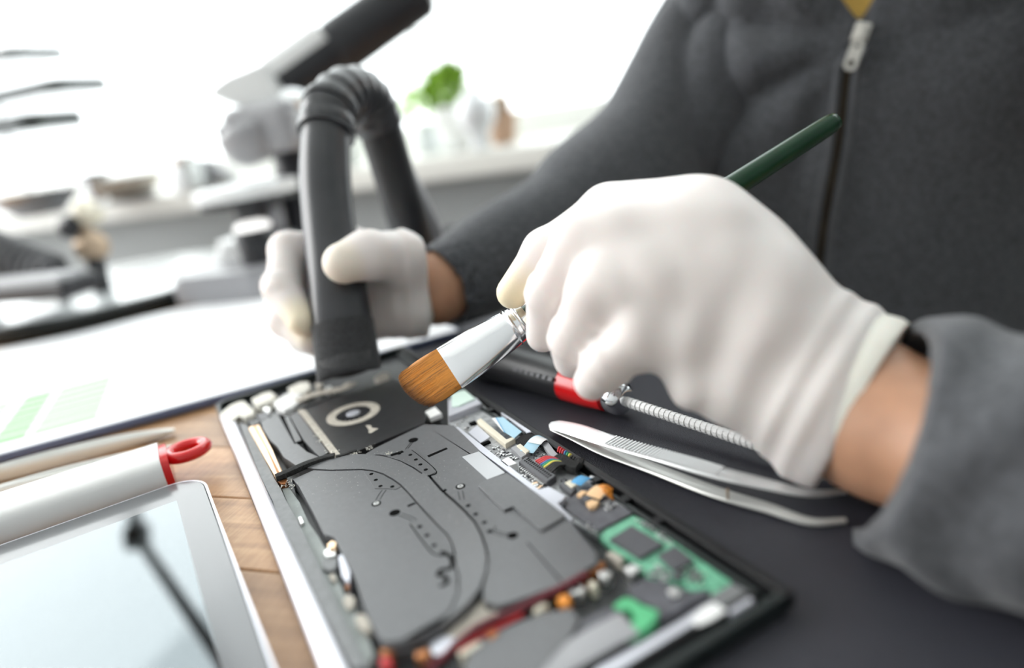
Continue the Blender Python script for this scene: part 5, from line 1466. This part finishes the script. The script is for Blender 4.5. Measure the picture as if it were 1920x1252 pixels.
lathe('clamp_knob', [(.005, -.009), (.013, -.007), (.014, 0), (.012, .007), (.004, .009)], sp(*(-0.4746,0.8125,0.0985)), 'scope_black', std, 18, axis=(.9, -.4, .1))
tube('clamp_jaw', [j3, sp(*(-0.4331,0.8307,0.1219))], [.005, .002], 'tin', std, 10)

# ---- on the window sill
ZS = 0.0885
def on_sill(p, dz=0.0): return Vector((p[0], p[1], ZS + dz))
pA = on_sill((-0.0402,1.3622,0.1068))
pot = thing('potted_plant', 'small green plant in a white pot on the window sill, right of the hose', 'plant', pA)
lathe('pot', [(.030, 0), (.036, .004), (.043, .070), (.045, .078), (.041, .078), (.039, .066)], (0, 0, 0), 'pot_white', pot, 30)
lathe('soil', [(.039, .066), (.02, .069), (.001, .070)], (0, 0, 0), 'soil', pot, 20)
def foliage(name, parent, n, c, rad, size, material, seed):
    rg = random.Random(seed); V = []; F = []
    for i in range(n):
        d = Vector((rg.gauss(0, 1), rg.gauss(0, 1), rg.gauss(.2, 1))).normalized()
        p = Vector(c) + Vector((d.x * rad[0], d.y * rad[1], d.z * rad[2])) * rg.uniform(.35, 1)
        t = (d + Vector((rg.gauss(0, .5), rg.gauss(0, .5), rg.gauss(.2, .5)))).normalized()
        s = t.cross(Vector((rg.gauss(0, 1), rg.gauss(0, 1), rg.gauss(0, 1)))).normalized(); nrm = t.cross(s)
        l = size * rg.uniform(.7, 1.3); b = len(V)
        V += [p, p + t * l * .5 + s * l * .3 + nrm * l * .06, p + t * l + nrm * -l * .06, p + t * l * .5 - s * l * .3 + nrm * l * .06]
        F += [(b, b + 1, b + 2), (b, b + 2, b + 3)]
    return tag(mesh(name, V, F, material, parent, True), kind='stuff')
foliage('foliage', pot, 260, (-.010, 0, .112), (.036, .034, .034), .024, 'leaf', 3)
pB = on_sill((-0.0029,1.2553,0.1017))
vase = thing('round_vase', 'white round vase beside the potted green plant', 'vase', pB)
lathe('body', [(.012, 0), (.018, .004), (.016, .018), (.022, .030), (.033, .048), (.036, .064), (.031, .082), (.018, .092), (.014, .096)], (0, 0, 0), 'lens', vase, 30)
lathe('neck', [(.0145, .096), (.016, .102), (.012, .102)], (0, 0, 0), 'pot_white', vase, 24)
pC = on_sill((0.0409,1.3188,0.1028))
pt3 = thing('terracotta_pot', 'small brown pot with dry cactus at the right end of the sill group', 'plant pot', pC)
lathe('pot', [(.018, 0), (.022, .003), (.029, .046), (.031, .048), (.031, .056), (.027, .056), (.025, .048)], (0, 0, 0), 'terracotta', pt3, 26)
lathe('cactus', [(.012, .046), (.020, .056), (.022, .070), (.016, .084), (.004, .090)], (0, 0, 0), 'bronze', pt3, 20)
pD = on_sill((-0.1019,1.4379,0.1131))
dish = thing('pale_leaf_plant', 'pale green leafy sprig in a glass jar on the sill', 'plant', pD)
lathe('jar', [(.022, 0), (.026, .003), (.026, .055), (.023, .060), (.023, .052)], (0, 0, 0), 'lens', dish, 24)
foliage('foliage', dish, 60, (-.004, 0, .095), (.036, .03, .022), .030, 'leaf_pale', 8)
pE = on_sill((-0.2746,1.3982,0.1529))
bush = thing('leafy_plant', 'yellow green leafy plant half hidden behind the hose and microscope tube', 'plant', pE)
lathe('pot', [(.034, 0), (.040, .004), (.048, .072), (.050, .080), (.045, .080), (.043, .070)], (0, 0, 0), 'pot_white', bush, 30)
foliage('foliage', bush, 420, (-.004, 0, .150), (.058, .05, .072), .032, 'leaf', 5)

# sill clutter on the left
def bowl(p, r, h, material, label, cat, name):
    t = thing(name, label, cat, on_sill(p))
    lathe('body', [(r * .5, 0), (r * .55, .004), (r * .9, h * .6), (r, h), (r * .95, h), (r * .82, h * .6), (r * .4, .008)], (0, 0, 0), material, t, 32)
    return t
bw_ = bowl((-0.7287,1.4817,0.1186), .070, .045, 'beige_ring', 'shallow beige dish with dark foot on the left of the sill', 'dish', 'shallow_dish')
lathe('foot', [(.045, -.0005), (.052, .006), (.048, .012)], (0, 0, 0), 'scope_black', bw_, 28)
jar = thing('glass_jar', 'clear glass jar with bright lid on the sill left of the microscope', 'jar', on_sill((-0.5789,1.4165,0.1123)))
lathe('body', [(.024, 0), (.030, .004), (.031, .045), (.025, .056)], (0, 0, 0), 'lens', jar, 28)
lathe('lid', [(.027, .056), (.028, .058), (.028, .070), (.022, .072)], (0, 0, 0), 'chrome', jar, 28)
chr_ = bowl((-0.8606,1.3915,0.1001), .080, .046, 'tin_dark', 'wide chrome bowl at the left end of the sill', 'bowl', 'chrome_bowl')
cup = thing('steel_cup', 'small steel cup between the chrome bowl and the beige dish', 'cup', on_sill((-0.8361,1.572,0.1375)))
lathe('body', [(.022, 0), (.026, .003), (.030, .060), (.031, .064), (.028, .064), (.024, .010)], (0, 0, 0), 'tin_dark', cup, 26)
lathe('rim', [(.0310, .058), (.0325, .061), (.0310, .064)], (0, 0, 0), 'scope_black', cup, 26)
hold = thing('tape_dispenser', 'dark tape dispenser behind the microscope stage on the sill', 'dispenser', on_sill((-0.5481,1.4603,0.1173)))
bm = prism_bm([(-.05, 0), (.05, 0), (.052, .020), (.030, .034), (.010, .050), (-.020, .052), (-.045, .036)], -.014, .014, .004)
bmesh.ops.transform(bm, matrix=Matrix.Rotation(-.35, 4, 'Z') @ Matrix.Rotation(math.pi / 2, 4, 'X'), verts=bm.verts[:])
from_bm('body', bm, 'scope_grey', hold)
lathe('roll', [(.010, -.010), (.022, -.010), (.022, .010), (.010, .010)], (-.008, -.002, .036), 'tape', hold, 26, axis=(-.34, .94, 0))
# tiered clear trays
rack = thing('tiered_tray', 'clear tiered tray stand with dark edged shelves at the left window', 'tray', on_sill((-0.9849,1.5234,0.1174)))
rb = on_sill((-0.9849,1.5234,0.1174))
for k, (cq, eq, th) in enumerate((((-1.0398,1.616,0.4014), (-0.8265,1.5897,0.3851), .024), ((-1.0513,1.5934,0.332), (-0.7233,1.5618,0.2995), .028), ((-1.0614,1.5735,0.271), (-0.7987,1.5453,0.2492), .036))):
    c_ = Vector(cq) - rb; e_ = Vector(eq) - rb
    z_ = (c_.z + e_.z) / 2
    L_ = (Vector((e_.x, e_.y, 0)) - Vector((c_.x, c_.y, 0))).length
    bm = prism_bm(rrect(-.02, -.07, L_, .07, .03), -th / 2, th / 2, .001)
    bmesh.ops.transform(bm, matrix=Matrix.Translation((c_.x, c_.y, z_)) @ Matrix.Rotation(WALLROT, 4, 'Z'), verts=bm.verts[:])
    from_bm('shelf', bm, 'acrylic', rack)
for a in (-.075, .045):
    q = E1 * a
    tube('upright', [V3(q.x, q.y, 0), V3(q.x, q.y, .36)], .004, 'lens', rack, 10)

# ---- wall lamp whose arm shows as the dark reflection in the tablet
Q0, Q1, Q2 = Vector((-0.7904,1.2437,0.47)), Vector((-0.6879,1.0573,0.46)), Vector((-0.3971,0.6813,0.44))
QL = Vector((-1.6087,1.4558,0.5)); Wm = Vector((QL.x, QL.y, ZS))
lamp = thing('jointed_lamp', 'black jointed lamp standing on the sill and reaching over the desk, mirrored in the tablet', 'lamp', Wm)
lpz = lambda p: Vector(p) - Wm
lathe('lamp_base', [(.05, 0), (.055, .004), (.055, .016), (.02, .022)], (0, 0, 0), 'lamp_dark', lamp, 26)
tube('pole', [V3(0, 0, .015), V3(0, 0, .2), lpz(QL)], .010, 'lamp_dark', lamp, 14)
tube('upper_arm', [lpz(QL), lpz(Q0), lpz(Q1)], [.010, .012, .012], 'lamp_dark', lamp, 14)
lathe('joint', [(.008, -.018), (.022, -.016), (.024, 0), (.022, .016), (.008, .018)], lpz(Q1), 'lamp_dark', lamp, 22, axis=(1, .2, .1))
Q3 = Q2 + (Q2 - Q1) * .35 + V3(0, 0, .06)
tube('lower_arm', [lpz(Q1), lpz(Q2), lpz(Q3)], [.009, .009, .009], 'lamp_dark', lamp, 14)
lathe('shade', [(.018, .03), (.030, .02), (.055, -.03), (.062, -.045), (.058, -.045), (.03, .01)], lpz(Q3), 'lamp_dark', lamp, 28)
